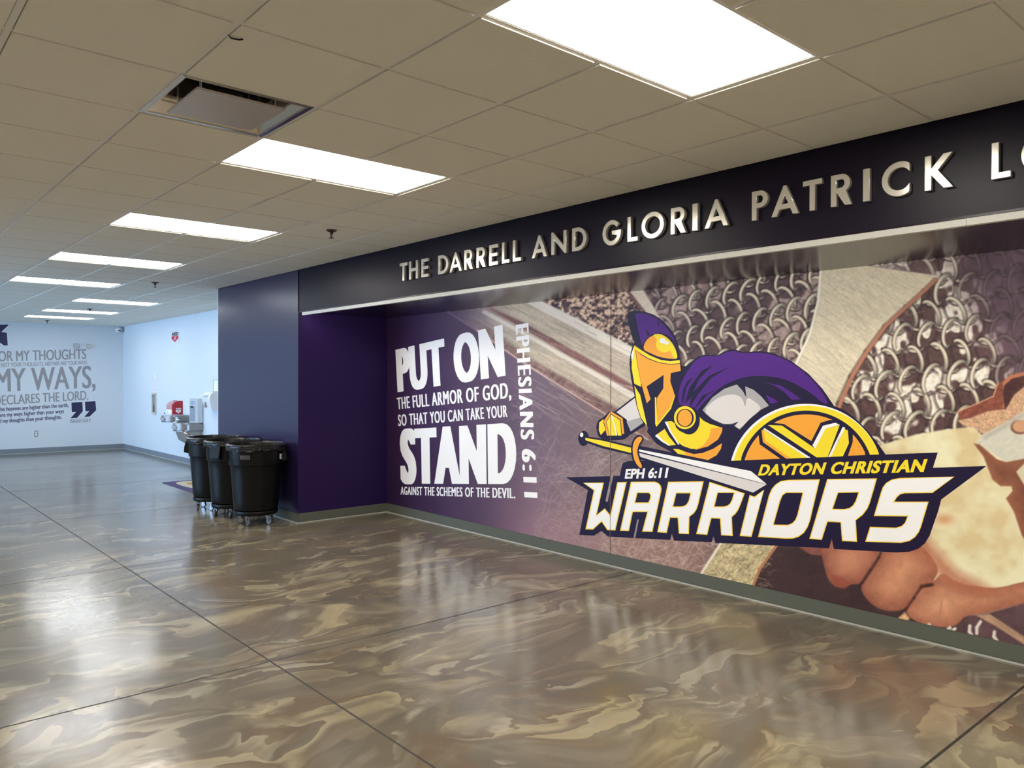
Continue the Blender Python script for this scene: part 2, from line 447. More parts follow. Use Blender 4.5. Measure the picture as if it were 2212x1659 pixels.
bm = bmesh.new()
for k in range(-10, 8):
    y = GY + k * TT
    if not YL < y < YM: continue
    xe = XN if y < YF else PXL
    cuts = sorted([cell(i, q)[:2] for i, q in LIGHTS + EXTRA if q + 1 == k]); x = XF     # no tee crosses a lit panel
    for a, b in cuts + [(xe, xe)]:
        if a > x + .02: box(bm, x, min(a, xe), y - .012, y + .012, H, H + .02)
        x = b
for i in range(-12, 31):
    x = GX - i * TT
    if XF < x < XN: box(bm, x - .012, x + .012, YL, YF if x > PXL else YM, H + .0003, H + .02)
box(bm, XF, XF + .02, YL, YM, H + .0005, H + .02); box(bm, XF, PXL, YM - .02, YM, H + .0005, H + .02); box(bm, PXL, XN, YF - .02, YF, H + .0005, H + .02)
obj('ceiling_grid', bm, M_TEE, ceil)
obj('ceiling_deck', BOX(XF - .2, XN + .2, YL - .2, YM + .2, H + .2, H + .3), M_GREYP, ceil)

proto = None
def ceiling_light(i, k, label, group):
    global proto
    x0, x1, y0, _ = cell(i, k); y1 = y0 + 2 * TT
    c = ((x0 + x1) / 2, (y0 + y1) / 2, H)
    if proto is None:
        proto = empty('ceiling_light', c, label, 'ceiling light', group)
        a, b = TT / 2 - .006, TT - .006
        bm = bmesh.new()
        for s in (-1, 1):
            box(bm, min(s * a, s * (a - .012)), max(s * a, s * (a - .012)), -b, b, .002, .06)
            box(bm, -a + .012, a - .012, min(s * b, s * (b - .012)), max(s * b, s * (b - .012)), .002, .06)
        box(bm, -a, a, -b, b, .06, .07)
        obj('lamp_frame', bm, M_LAMPFRAME, proto)
        obj('diffuser', BOX(-a + .012, a - .012, -b + .012, b - .012, .003, .012), M_LIT, proto)
        return proto
    o = copy_tree(proto); o.location = c
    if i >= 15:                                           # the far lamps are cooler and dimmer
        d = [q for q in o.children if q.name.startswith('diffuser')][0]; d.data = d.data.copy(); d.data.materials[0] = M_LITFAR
    return tag(o, label, 'ceiling light', group)
words = ['nearest and largest lit panel, cut by the top of the frame', 'second lit panel, beside the square air diffuser', 'third lit panel from the viewpoint',
         'fourth lit panel from the viewpoint', 'fifth lit panel, last of the left row', 'first lit panel of the far row above the fountain', 'second lit panel of the far row',
         'farthest lit panel, close to the quotation wall']
for (i, k), w in zip(LIGHTS, words): ceiling_light(i, k, w, 'recessed ceiling light panels')
for n, (i, k) in enumerate(EXTRA): ceiling_light(i, k, 'unseen ceiling panel added to light the hall', 'added panels outside the view')

# square plaque diffuser
x0, x1, y0, y1 = cell(*DIFF)
t = empty('air_diffuser', ((x0 + x1) / 2, (y0 + y1) / 2, H), 'square metal air diffuser with hanging centre plate in the ceiling', 'air vent')
a = TT / 2 - .004; bm = bmesh.new()
def sq(r, z): return [bm.verts.new((sx * r, sy * r, z)) for sx, sy in ((-1, -1), (1, -1), (1, 1), (-1, 1))]
rings = [sq(a, -.002), sq(a - .025, -.004), sq(a - .028, .004), sq(a - .075, .055), sq(a - .10, .075), sq(a - .105, .17)]
for p, q in zip(rings, rings[1:]):
    for k in range(4): bm.faces.new((p[k], p[(k + 1) % 4], q[(k + 1) % 4], q[k]))
obj('diffuser_cone', bm, mat('polished_diffuser_metal', (0.72, 0.68, 0.62), 0.2, metal=1.0), t)
obj('duct_void', BOX(-.19, .19, -.19, .19, .165, .175), M_DARK, t)
obj('centre_plate', BOX(-.205, .205, -.205, .205, -.012, -.002, bevel=.003), mat('diffuser_plate_enamel', (0.62, 0.58, 0.55), 0.35, metal=0.3), t)
for sx, sy in ((-1, -1), (1, -1), (1, 1), (-1, 1)):
    obj('hanger_tab', BOX(sx * .15 - .012, sx * .15 + .012, sy * .17 - .002, sy * .17 + .002, -.003, .166), M_ALU, t)

# pendant sprinklers
M_BRASS = mat('dull_bronze', (0.10, 0.06, 0.045), 0.4, metal=0.7)
sp = None
for n, (px, w) in enumerate([((716, 497), 'pendant sprinkler head nearest the lettered fascia'), ((335, 610), 'pendant sprinkler head before the purple wall block'),
                             ((194, 667), 'pendant sprinkler head in front of the far lit panels'), ((102, 692), 'pendant sprinkler head close to the quotation wall')]):
    p = at(px, 'z', H - .006)
    if sp is None:
        sp = empty('sprinkler', p, w, 'sprinkler', 'ceiling sprinklers')
        bm = bmesh.new(); solid_lathe(bm, [(.045, 0), (.043, -.006), (.03, -.014), (.018, -.016)], 28); obj('escutcheon', bm, M_BRASS, sp, smooth=True)
        bm = bmesh.new(); solid_lathe(bm, [(.014, -.016), (.014, -.032), (.008, -.036)], 20)
        for s in (-1, 1): tube(bm, [(s * .012, 0, -.03), (s * .013, 0, -.05), (s * .004, 0, -.066)], .003, 6)
        tube(bm, [(0, 0, -.034), (0, 0, -.064)], .0025, 6); obj('sprinkler_body', bm, M_BRASS, sp, smooth=True)
        bm = bmesh.new(); solid_lathe(bm, [(.022, -.066), (.023, -.069), (.006, -.07)], 24); obj('deflector', bm, M_BRASS, sp, smooth=True)
    else:
        o = copy_tree(sp); o.location = p; tag(o, w, 'sprinkler', 'ceiling sprinklers')
p = at((494, 80), 'z', H - .006); bm = bmesh.new()
tube(bm, [(p.x, p.y, p.z + .008), (p.x + .01, p.y + .005, p.z - .006), (p.x + .02, p.y + .03, p.z - .008), (p.x + .02, p.y + .045, p.z - .002)], .003, 8)
tag(obj('ceiling_hook', bm, M_DARK), 'small dark wire hook clipped to a ceiling tee', 'hook')

# ------------------------------------------------------------------ raised letters on the fascia
ST = 0.165
def arc(cx, cy, rx, ry, a0, a1, n=22):
    return [(cx + rx * math.cos(math.radians(a0 + (a1 - a0) * i / n)), cy + ry * math.sin(math.radians(a0 + (a1 - a0) * i / n))) for i in range(n + 1)]
def glyph(ch, w):
    s = ST; m = w / 2
    if ch == 'T': return [[(0, 1), (w, 1), (w, 1 - s * .9), (m + s / 2, 1 - s * .9), (m + s / 2, 0), (m - s / 2, 0), (m - s / 2, 1 - s * .9), (0, 1 - s * .9)]]
    if ch == 'H': return [[(0, 0), (0, 1), (s, 1), (s, .6), (w - s, .6), (w - s, 1), (w, 1), (w, 0), (w - s, 0), (w - s, .45), (s, .45), (s, 0)]]
    if ch == 'E': return [[(0, 0), (0, 1), (w, 1), (w, 1 - s * .9), (s, 1 - s * .9), (s, .59), (w * .95, .59), (w * .95, .44), (s, .44), (s, s * .9), (w, s * .9), (w, 0)]]
    if ch == 'L': return [[(0, 0), (0, 1), (s, 1), (s, s * .9), (w, s * .9), (w, 0)]]
    if ch == 'I': return [[(0, 0), (0, 1), (w, 1), (w, 0)]]
    if ch == 'O': return [arc(m, .5, m, .52, 0, 357, 47), arc(m, .5, m - s, .52 - s, 0, 357, 47)]
    if ch == 'D':
        c = min(w * .38, .3)
        return [[(0, 0), (0, 1)] + arc(c, .5, w - c, .5, 90, -90), [(s, s * .9), (s, 1 - s * .9)] + arc(c, .5, w - c - s, .5 - s * .9, 90, -90)]
    if ch == 'C':
        cx = .52
        o = arc(cx, .5, cx, .52, 58, 302, 34); q = arc(cx, .5, cx - s, .52 - s, 52, 308, 34)
        return [[(w, .90)] + o + [(w, .10), (w, .30)] + q[::-1] + [(w, .70)]]
    if ch == 'G':
        o = arc(m, .5, m, .52, 42, 360, 40); q = arc(m, .5, m - s, .52 - s, 38, 338, 36)
        return [o + [(w, .57), (m * 1.05, .57), (m * 1.05, .43)] + q[::-1]]
    if ch == 'P':
        c = w - .29
        return [[(0, 0), (0, 1)] + arc(c, .71, .29, .29, 90, -90) + [(s, .42), (s, 0)], [(s, .56), (s, 1 - s * .9)] + arc(c, .71, .29 - s, .145, 90, -90)]
    if ch == 'R':
        c = w * .93 - .28
        return [[(0, 0), (0, 1)] + arc(c, .71, .28, .29, 90, -62) + [(w, 0), (w - .2, 0), (s + .03, .42), (s, .42), (s, 0)], [(s, .55), (s, 1 - s * .9)] + arc(c, .71, .28 - s, .145, 90, -90)]
    if ch == 'A':
        a = .045; k = (m - a)
        def xl(y): return k * y
        d = .18
        return [[(0, 0), (m - a, 1), (m + a, 1), (w, 0), (w - d, 0), (w - d - xl(.22), .22), (d + xl(.22), .22), (d, 0)],
                [(d + xl(.37), .37), (w - d - xl(.37), .37), (m + .004, min(.98, (m - d) / k)), (m - .004, min(.98, (m - d) / k))]]
    if ch == 'N': return [[(0, 0), (0, 1), (.10, 1), (w - s, .32), (w - s, 1), (w, 1), (w, 0), (w - .10, 0), (s, .68), (s, 0)]]
    if ch == 'K': return [[(0, 0), (0, 1), (s, 1), (s, .60), (w - .24, 1), (w - .02, 1), (s + .18, .545), (w, 0), (w - .23, 0), (s, .45), (s, 0)]]
Z0, Z1, YLT = 2.603, 2.767, 4.030
def sx(off, sc, *pairs): return [(off + a / sc, off + b / sc) for a, b in pairs]
SPANS = sx(850, 4.9156, (62, 138), (162, 250), (290, 362), (470, 575), (590, 718), (748, 835), (877, 970), (1012, 1100), (1147, 1222), (1263, 1345), (1465, 1620), (1672, 1828), (1893, 2040)) \
    + sx(1290, 4.9156, (52, 245), (318, 422), (467, 700), (778, 930), (1007, 1058), (1138, 1380), (1638, 1800), (1848, 2125), (2180, 2374)) \
    + sx(1740, 4.686, (253, 455), (578, 640), (768, 1043), (1203, 1480), (1878, 2065), (2178, 2590))
WORD = 'THEDARRELLANDGLORIAPATRICKLO'
ORD = ['first', 'second', 'third', 'fourth', 'fifth', 'sixth', 'seventh', 'eighth', 'ninth', 'tenth', 'eleventh', 'twelfth', 'thirteenth', 'fourteenth', 'fifteenth', 'sixteenth',
       'seventeenth', 'eighteenth', 'nineteenth', 'twentieth', 'twenty-first', 'twenty-second', 'twenty-third', 'twenty-fourth', 'twenty-fifth', 'twenty-sixth', 'twenty-seventh', 'twenty-eighth']
for n, (ch, (ua, ub)) in enumerate(zip(WORD, SPANS)):
    xa, xb = at((ua, 500), 'y', YLT).x, at((ub, 500), 'y', YLT).x
    cap_h = Z1 - Z0; w = (xb - xa) / cap_h
    me = curve_mesh(glyph(ch, w), extrude=0.075, bevel=0.012)
    for v in me.vertices:
        x, y, z = v.co; v.co = (x * cap_h, (0.087 - z) * cap_h, y * cap_h)
    o = link_mesh('sign_letter', me, M_LETTER)
    o.location = (xa, YF + .003 - 0.174 * cap_h, Z0)
    me.flip_normals()
    bm = bmesh.new(); bm.from_mesh(me); bmesh.ops.recalc_face_normals(bm, faces=bm.faces); bm.to_mesh(me); bm.free()
    tag(o, 'raised metal letter %s, %s letter from the left on the dark fascia' % (ch, ORD[n]), 'sign letter', 'raised letters of the fascia sign')

# LED strip under the fascia edge
xs = at((655, 680), 'y', YF + .02).x
t = empty('strip_light', (xs, YF + .005, ZF), 'long thin white strip light under the fascia, facing the mural', 'strip light')
seglen = (XN - .3 - xs) / 9
bm = bmesh.new(); b2 = bmesh.new()
for k in range(9):
    a, b = k * seglen + .001, (k + 1) * seglen - .001
    box(bm, a, b, 0, .034, -.026, .007); prism(b2, [(.034, -.026), (.058, -.006), (.058, .001), (.034, .001)], 'x', a + .004, b - .004)
obj('housing', bm, mat('white_strip_housing', (0.62, 0.62, 0.58), 0.4), t)
obj('lens', b2, M_STRIP, t)
# ------------------------------------------------------------------ the mural: a printed photograph with lettering and an emblem
PK = (0.82, 0.77, 0.70)         # light falling on the print; colours read off the photograph are divided by it
def ink(c): return tuple(min(0.95, a / k) for a, k in zip(lin(c), PK))
US, VS = 1.5, 1.5
U0, U1, V0, V1 = 800, 2700, 440, 1800
NU, NV = int((U1 - U0) / US), int((V1 - V0) / VS)
IM = np.zeros((NV, NU, 3), 'f')                       # the print, in photograph coordinates, carried to the wall below
gu, gv = np.meshgrid(U0 + US * np.arange(NU), V0 + VS * np.arange(NV))
gu = gu.astype('f'); gv = gv.astype('f')

def vnoise(x, y, seed):
    xi, yi = np.floor(x).astype(int), np.floor(y).astype(int); fx, fy = x - xi, y - yi
    fx = fx * fx * (3 - 2 * fx); fy = fy * fy * (3 - 2 * fy)
    T = np.random.default_rng(seed).random((256, 256)).astype('f')
    g = lambda a, b: T[b & 255, a & 255]
    return (g(xi, yi) * (1 - fx) + g(xi + 1, yi) * fx) * (1 - fy) + (g(xi, yi + 1) * (1 - fx) + g(xi + 1, yi + 1) * fx) * fy
def fbm(x, y, seed, o=4):
    t, a, s = 0, 0.5, 0
    for k in range(o):
        t = t + a * vnoise(x * 2 ** k, y * 2 ** k, seed + k); s += a; a *= 0.55
    return t / s
def sstep(a, b, x):
    t = np.clip((x - a) / (b - a), 0, 1); return t * t * (3 - 2 * t)
def win(x0, x1, y0, y1):
    a, b = max(0, int((x0 - U0) / US)), min(NU, int((x1 - U0) / US) + 2)
    c, d = max(0, int((y0 - V0) / VS)), min(NV, int((y1 - V0) / VS) + 2)
    return (slice(c, d), slice(a, b)) if (a < b and c < d) else None
def over(w, al, c):
    if not isinstance(c, np.ndarray): c = np.array(c, 'f')
    IM[w] = IM[w] * (1 - al[..., None]) + c * al[..., None]
def poly_a(pts, w, soft):
    X, Y = gu[w], gv[w]; ins = np.zeros(X.shape, bool); d2 = np.full(X.shape, 1e9, 'f')
    n = len(pts)
    for i in range(n):
        (x0, y0), (x1, y1) = pts[i], pts[(i + 1) % n]
        if y0 != y1:
            c = (y0 > Y) != (y1 > Y)
            ins ^= c & (X < (x1 - x0) * (Y - y0) / (y1 - y0) + x0)
        dx, dy = x1 - x0, y1 - y0; t = np.clip(((X - x0) * dx + (Y - y0) * dy) / max(dx * dx + dy * dy, 1e-6), 0, 1)
        d2 = np.minimum(d2, (X - x0 - t * dx) ** 2 + (Y - y0 - t * dy) ** 2)
    sd = np.sqrt(d2); sd[~ins] *= -1
    return np.clip(0.5 + sd / soft, 0, 1), sd
def fill(pts, c, soft=2.0, fn=None, alpha=1.0):
    xs = [p[0] for p in pts]; ys = [p[1] for p in pts]
    w = win(min(xs) - soft, max(xs) + soft, min(ys) - soft, max(ys) + soft)
    if w is None: return
    al, sd = poly_a(pts, w, soft)
    col = np.broadcast_to(np.array(c, 'f'), al.shape + (3,))
    if fn is not None: col = fn(gu[w], gv[w], sd, col)
    over(w, al * (alpha(gu[w], gv[w]) if callable(alpha) else alpha), np.asarray(col, 'f'))
def stroke(pts, c, wd, soft=1.5, alpha=1.0):
    for (x0, y0), (x1, y1) in zip(pts, pts[1:]):
        m = wd + soft; w = win(min(x0, x1) - m, max(x0, x1) + m, min(y0, y1) - m, max(y0, y1) + m)
        if w is None: continue
        X, Y = gu[w], gv[w]; dx, dy = x1 - x0, y1 - y0
        t = np.clip(((X - x0) * dx + (Y - y0) * dy) / max(dx * dx + dy * dy, 1e-6), 0, 1)
        d = np.sqrt((X - x0 - t * dx) ** 2 + (Y - y0 - t * dy) ** 2)
        over(w, np.clip((wd / 2 - d) / soft + .5, 0, 1) * alpha, c)
def ell(cx, cy, rx, ry, c, soft=2.0, alpha=1.0):
    w = win(cx - rx - soft, cx + rx + soft, cy - ry - soft, cy + ry + soft)
    if w is None: return
    r = np.sqrt(((gu[w] - cx) / rx) ** 2 + ((gv[w] - cy) / ry) ** 2)
    over(w, np.clip((1 - r) * min(rx, ry) / soft + .5, 0, 1) * alpha, c)
def smooth_loop(p, it=2):
    for _ in range(it):
        q = []
        for a, b in zip(p, p[1:] + p[:1]): q += [(a[0] * .75 + b[0] * .25, a[1] * .75 + b[1] * .25), (a[0] * .25 + b[0] * .75, a[1] * .25 + b[1] * .75)]
        p = q
    return p
I3 = lambda *c: np.array(c, 'f')
def ramp(x, stops):
    xs = [s[0] for s in stops]
    return np.stack([np.interp(x, xs, [s[1][k] for s in stops]) for k in range(3)], -1).astype('f')

# colours below are sRGB read off the print; IM holds sRGB 0..255 until the end
IM[:] = ramp(gu, [(820, (44, 26, 54)), (930, (58, 38, 66)), (1040, (80, 60, 78)), (1160, (108, 88, 98)), (1300, (118, 97, 94)), (1500, (112, 90, 82)), (1700, (92, 70, 72)), (2700, (80, 58, 60))])
dn = sstep(980, 1180, gv) * sstep(1000, 1150, gu) * (1 - sstep(1450, 1600, gu)); IM[:] = IM + dn[..., None] * I3(26, 14, 10)
IM *= (0.90 + 0.20 * fbm(gu / 110, gv / 90, 3))[..., None]
fade = lambda a, b: (lambda X, Y: sstep(a, b, X))
# scratches
def scratch(n, x0, x1, y0, y1, c, lmin, lmax, a0, a1, al, wd=1.3):
    for _ in range(n):
        x, y = RNG.uniform(x0, x1), RNG.uniform(y0, y1); a = math.radians(RNG.uniform(a0, a1)); l = RNG.uniform(lmin, lmax)
        b = a + RNG.uniform(-.25, .25); m = (x + l * .5 * math.cos(a), y + l * .5 * math.sin(a))
        stroke([(x, y), m, (m[0] + l * .5 * math.cos(b), m[1] + l * .5 * math.sin(b))], np.array(c, 'f') + RNG.uniform(-12, 12), wd, 1.4, al * RNG.uniform(.4, 1))
scratch(150, 1090, 1330, 850, 1010, (150, 128, 128), 12, 60, -70, 70, .45)
scratch(420, 1150, 1300, 980, 1200, (160, 138, 136), 14, 70, -80, 80, .5)
scratch(620, 1290, 1560, 1110, 1270, (188, 165, 145), 14, 60, -80, 80, .62)
scratch(300, 1260, 1430, 960, 1060, (165, 145, 138), 14, 60, -60, 80, .5)
# blade running down from the upper left
def tex(amp, sx_, sy_, rot, seed):
    ca, sa = math.cos(rot), math.sin(rot)
    def f(X, Y, sd, c):
        a, b = X * ca + Y * sa, -X * sa + Y * ca
        n = fbm(a / sx_, b / sy_, seed) - .5; n2 = fbm(X / 3, Y / 3, seed + 9, 2) - .5
        return np.clip(c * (1 + amp * n + amp * .5 * n2)[..., None], 0, 255)
    return f
F1 = fade(950, 1130)
BL = lambda pts, c, fn=None, soft=2.0: fill(pts, c, soft, fn, F1)
BL([(1000, 560), (1173, 651), (1364, 746), (1480, 805), (1480, 1000), (1400, 950), (1311, 897), (1148, 795), (1090, 756), (1030, 714), (960, 670)], (176, 160, 136), tex(.35, 40, 4, .49, 21))
BL([(1080, 600), (1173, 651), (1364, 746), (1480, 805), (1480, 832), (1362, 771), (1141, 656), (1040, 603)], (214, 201, 182), tex(.10, 60, 6, .49, 22))
BL([(1060, 663), (1150, 706), (1230, 752), (1300, 792), (1366, 831), (1480, 893), (1480, 912), (1366, 846), (1300, 808), (1230, 769), (1150, 722), (1052, 667)], (120, 80, 74), tex(.5, 30, 3, .5, 23), 5)
BL([(1045, 668), (1150, 727), (1240, 778), (1300, 812), (1366, 848), (1480, 915), (1480, 940), (1366, 862), (1240, 787), (1143, 731), (1040, 676)], (210, 197, 180), tex(.10, 60, 6, .5, 24))
BL([(1050, 705), (1148, 776), (1322, 875), (1400, 922), (1480, 965), (1480, 1000), (1400, 950), (1311, 897), (1148, 795), (1090, 756), (1030, 714)], (118, 88, 80), tex(.6, 5, 20, .55, 25), 8)
stroke([(1030, 713), (1090, 756), (1148, 795), (1311, 897), (1400, 950)], I3(196, 160, 142), 2.6)
scratch(90, 1100, 1400, 690, 880, (215, 202, 178), 30, 110, 24, 34, .5)
scratch(60, 1100, 1400, 690, 880, (120, 105, 90), 20, 80, 24, 34, .4)
stroke([(965, 672), (1040, 722)], I3(150, 118, 130), 2.0, 2, .6)
# rusted stone seen above the blade
def rust(X, Y, sd, c):
    n = fbm(X / 5.5, Y / 5.5, 41, 4); n = n + .25 * (fbm(X / 40, Y / 40, 47, 2) - .5)
    return ramp(n, [(.30, (48, 32, 40)), (.46, (98, 74, 70)), (.55, (160, 125, 100)), (.66, (215, 185, 155))])
fill([(1120, 600), (1173, 651), (1364, 748), (1400, 760), (1402, 700), (1388, 668), (1352, 600)], (100, 80, 75), 3, rust)
fill([(1352, 620), (1380, 612), (1436, 700), (1440, 740), (1404, 720), (1386, 668)], (205, 188, 165), 3, tex(.2, 4, 40, .95, 43))
stroke([(1354, 626), (1390, 672), (1404, 718)], I3(112, 74, 66), 6, 4)
# mail shirt, ground
def mail_ground(x0, seed, hi, lo, sc):
    def f(X, Y, sd, c):
        n = fbm(X / sc, Y / (sc * 1.3), seed, 2); m = sstep(.50, .62, n)
        cl = np.array(lo, 'f') * (1 - m[..., None]) + np.array(hi, 'f') * m[..., None]
        return np.clip(cl * (.8 + .4 * fbm(X / 7, Y / 7, seed + 5, 3))[..., None], 0, 255)
    return f
A_POLY = [(1380, 600), (1780, 540), (1772, 590), (1767, 650), (1749, 723), (1719, 800), (1650, 830), (1450, 830), (1440, 735), (1432, 700)]
fill(A_POLY, (100, 78, 80), 3, mail_ground(0, 61, (158, 132, 122), (84, 62, 62), 40))
B_POLY = [(2700, 400), (2020, 500), (1800, 560), (2027, 595), (2002, 621), (1914, 701), (1840, 812), (1812, 876), (1800, 1000), (2100, 960), (2180, 860), (2212, 806), (2700, 800)]
def b_ground(X, Y, sd, c):
    g = mail_ground(0, 71, (232, 216, 192), (86, 62, 58), 26)(X, Y, sd, c)
    far = sstep(2060, 2190, X - (Y - 700) * .45)
    return g * (1 - far[..., None]) + np.array((92, 70, 78), 'f') * (.8 + .4 * fbm(X / 26, Y / 40, 77, 2))[..., None] * far[..., None]
fill(B_POLY, (110, 85, 82), 3, b_ground)
# one wire ring: an ellipse band, its light rounding printed in the photograph
def ring(cx, cy, rx, ry, tilt, th, light, dark, a_lit, al=1.0, arc0=None, arc1=None):
    m = max(rx, ry) + th + 5; w = win(cx - m, cx + m, cy - m, cy + m)
    if w is None: return
    ca, sa = math.cos(tilt), math.sin(tilt); X, Y = gu[w] - cx, gv[w] - cy
    a, b = X * ca + Y * sa, -X * sa + Y * ca
    r = np.sqrt((a / rx) ** 2 + (b / ry) ** 2) + 1e-5
    g = np.sqrt((a / rx ** 2) ** 2 + (b / ry ** 2) ** 2) / r + 1e-6
    d = (r - 1) / g; an = np.arctan2(b / ry, a / rx)
    vis = 1.0
    if arc0 is not None:
        mid, hw = (arc0 + arc1) / 2, (arc1 - arc0) / 2
        dd = np.abs((an - mid + PI) % (2 * PI) - PI); vis = np.clip((hw - dd) / .18 + .5, 0, 1)
    over(w, np.clip((th * .5 + 2.5 - np.abs(d - 1.5)) / 2.5, 0, 1) * .55 * al * vis, I3(44, 30, 32))
    if arc0 is not None: th = th * np.sqrt(np.clip(1.15 - (dd / (hw + .25)) ** 2, .12, 1))
    t = np.clip(1 - np.abs(d) / (th * .5), 0, 1)
    lit = np.clip(.5 + .62 * np.cos(an - a_lit), 0, 1) * (.35 + .65 * np.sqrt(t)) * (1 - .35 * sstep(-th * .1, th * .5, d * np.cos(an - a_lit) * -1))
    c = np.array(dark, 'f') + (np.array(light, 'f') - np.array(dark, 'f')) * lit[..., None]
    over(w, np.clip((th * .5 - np.abs(d)) / 1.4 + .5, 0, 1) * al * vis, c.astype('f'))
def clip_rings(poly, items):
    global IM
    keep = IM.copy()
    for it in items: ring(*it)
    w = (slice(0, NV), slice(0, NU)); al, _ = poly_a(poly, w, 2.0)
    IM = keep * (1 - al[..., None]) + IM * al[..., None]
def chain(poly, x0, y0, du, dv, sk, row, nj, ni, rx, ry, th, fcol, grow):
    its = []
    for i in range(-2, ni):
        for j in range(-2, nj):
            s = 1 + grow * i; odd = j % 2
            cx = x0 + du * i + (.36 * rx if odd else -.36 * rx) + sk * j + RNG.uniform(-2, 2); cy = y0 + row * j + dv * i + RNG.uniform(-3, 3)
            L, D, al = fcol(cx, cy)
            its.append((cx + du * .5, cy + row * .35, du * .36, ry * .36, .1, th * .8, tuple(np.array(L) * .62), D, 1.4, al * .9, .1, PI - .1))
            its.append((cx + du * .5, cy + row * .35, du * .36, ry * .36, .1, th * .8, tuple(np.array(L) * .95), D, 1.5, al, 1.0, 2.1))
        for j in range(-2, nj):
            s = 1 + grow * i; odd = j % 2
            cx = x0 + du * i + (.36 * rx if odd else -.36 * rx) + sk * j + RNG.uniform(-2, 2); cy = y0 + row * j + dv * i + RNG.uniform(-3, 3)
            L, D, al = fcol(cx, cy); tl = -.42 if odd else .36; mid = -.25 if odd else PI + .25
            s *= RNG.uniform(.93, 1.07); tl += RNG.uniform(-.14, .14)
            its.append((cx, cy, rx * s, ry * s, tl, th * s * .6, D, tuple(np.array(D) * .6), mid + PI, al * .45, mid + PI - 1.0, mid + PI + 1.0))
            its.append((cx, cy, rx * s, ry * s, tl, th * s, L, tuple(np.array(L) * .30), mid - .45, al, mid - 1.55, mid + 1.55))
    clip_rings(poly, its)
def col_a(cx, cy):
    f = float(sstep(1380, 1500, np.float64(cx))); return tuple(np.array((150, 125, 122)) * (1 - f) + np.array((234, 216, 184)) * f), (58, 40, 38), 1.0
def col_b(cx, cy):
    far = float(sstep(2080, 2170, np.float64(cx - (cy - 700) * .45))); q = 1 - far
    return tuple(np.array((230, 213, 182)) * q + np.array((128, 104, 104)) * far), tuple(np.array((66, 48, 46)) * q + np.array((66, 48, 56)) * far), 1 - .45 * far
chain(A_POLY, 1408, 606, 37, -9, -4, 37, 8, 12, 14, 24, 6.4, col_a, .018)
chain(B_POLY, 1826, 555, 52, -6, 7, 47, 11, 11, 18, 31, 8.6, col_b, 0)
# pale curved steel of the axe head
STEEL = [(1776, 560), (1870, 545), (1872, 573), (1935, 583), (2028, 595), (2002, 621), (1962, 657), (1914, 701), (1873, 757), (1840, 812), (1812, 875), (1800, 930), (1795, 1010), (1640, 1010), (1690, 850), (1719, 786), (1749, 723), (1767, 650), (1773, 582)]
fill(STEEL, (206, 190, 158), 2.5, tex(.22, 22, 3, .6, 81))
scratch(120, 1700, 1960, 580, 880, (150, 130, 105), 8, 34, 20, 70, .35)
scratch(120, 1700, 1960, 580, 880, (228, 214, 185), 8, 40, -20, 60, .45)
stroke([(1776, 560), (1773, 582), (1767, 650), (1749, 723), (1719, 786), (1690, 850)], I3(228, 217, 194), 5)
stroke([(2020, 606), (1996, 630), (1958, 664), (1912, 706), (1872, 760), (1838, 814), (1812, 872), (1798, 930)], I3(74, 52, 46), 13, 4, .6)
stroke([(2022, 603), (2000, 625), (1961, 660), (1914, 703), (1874, 758), (1841, 813), (1815, 872), (1800, 930)], I3(172, 112, 84), 7.5, 2)
fill([(1880, 560), (2000, 540), (2030, 590), (2026, 597), (1935, 583), (1872, 574)], (200, 184, 170), 3, mail_ground(0, 85, (228, 214, 194), (140, 112, 108), 30), .35)
# dark ground under the hand, lower foot of the axe
fill([(1690, 1150), (1641, 1230), (1610, 1300), (1990, 1450), (2700, 1600), (2700, 1250), (1990, 1150)], (64, 45, 45), 4, tex(.4, 60, 30, 0, 91))
fill([(1590, 1120), (1558, 1172), (1513, 1242), (1480, 1300), (1610, 1320), (1626, 1267), (1641, 1230), (1676, 1180), (1700, 1120)], (184, 164, 122), 3, tex(.55, 3, 9, .5, 92))
scratch(160, 1530, 1660, 1170, 1270, (226, 208, 160), 6, 22, -60, 60, .6)
scratch(160, 1530, 1660, 1170, 1270, (98, 80, 60), 6, 22, -60, 60, .55)
stroke([(1590, 1120), (1558, 1172), (1513, 1242), (1480, 1300)], I3(222, 208, 184), 5)
stroke([(1700, 1150), (1676, 1180), (1641, 1230), (1626, 1267), (1615, 1310)], I3(168, 112, 78), 6)
# pale sleeve and wrist
def cream(X, Y, sd, c):
    n = fbm(X / 60, Y / 45, 101, 3)
    k = ramp(n, [(.3, (206, 182, 132)), (.5, (217, 202, 158)), (.7, (224, 212, 170))])
    spot = np.exp(-(((X - 2040) / 22) ** 2 + ((Y - 1122) / 12) ** 2)); k = k - spot[..., None] * I3(22, 60, 62)
    return k * (.985 + .03 * fbm(X / 3, Y / 3, 105, 2))[..., None]
fill([(1850, 985), (1900, 962), (1980, 938), (2040, 928), (2098, 922), (2122, 940), (2212, 880), (2700, 700), (2700, 1420), (2212, 1345), (2100, 1330), (1990, 1270), (1900, 1230)], (215, 200, 158), 4, cream)
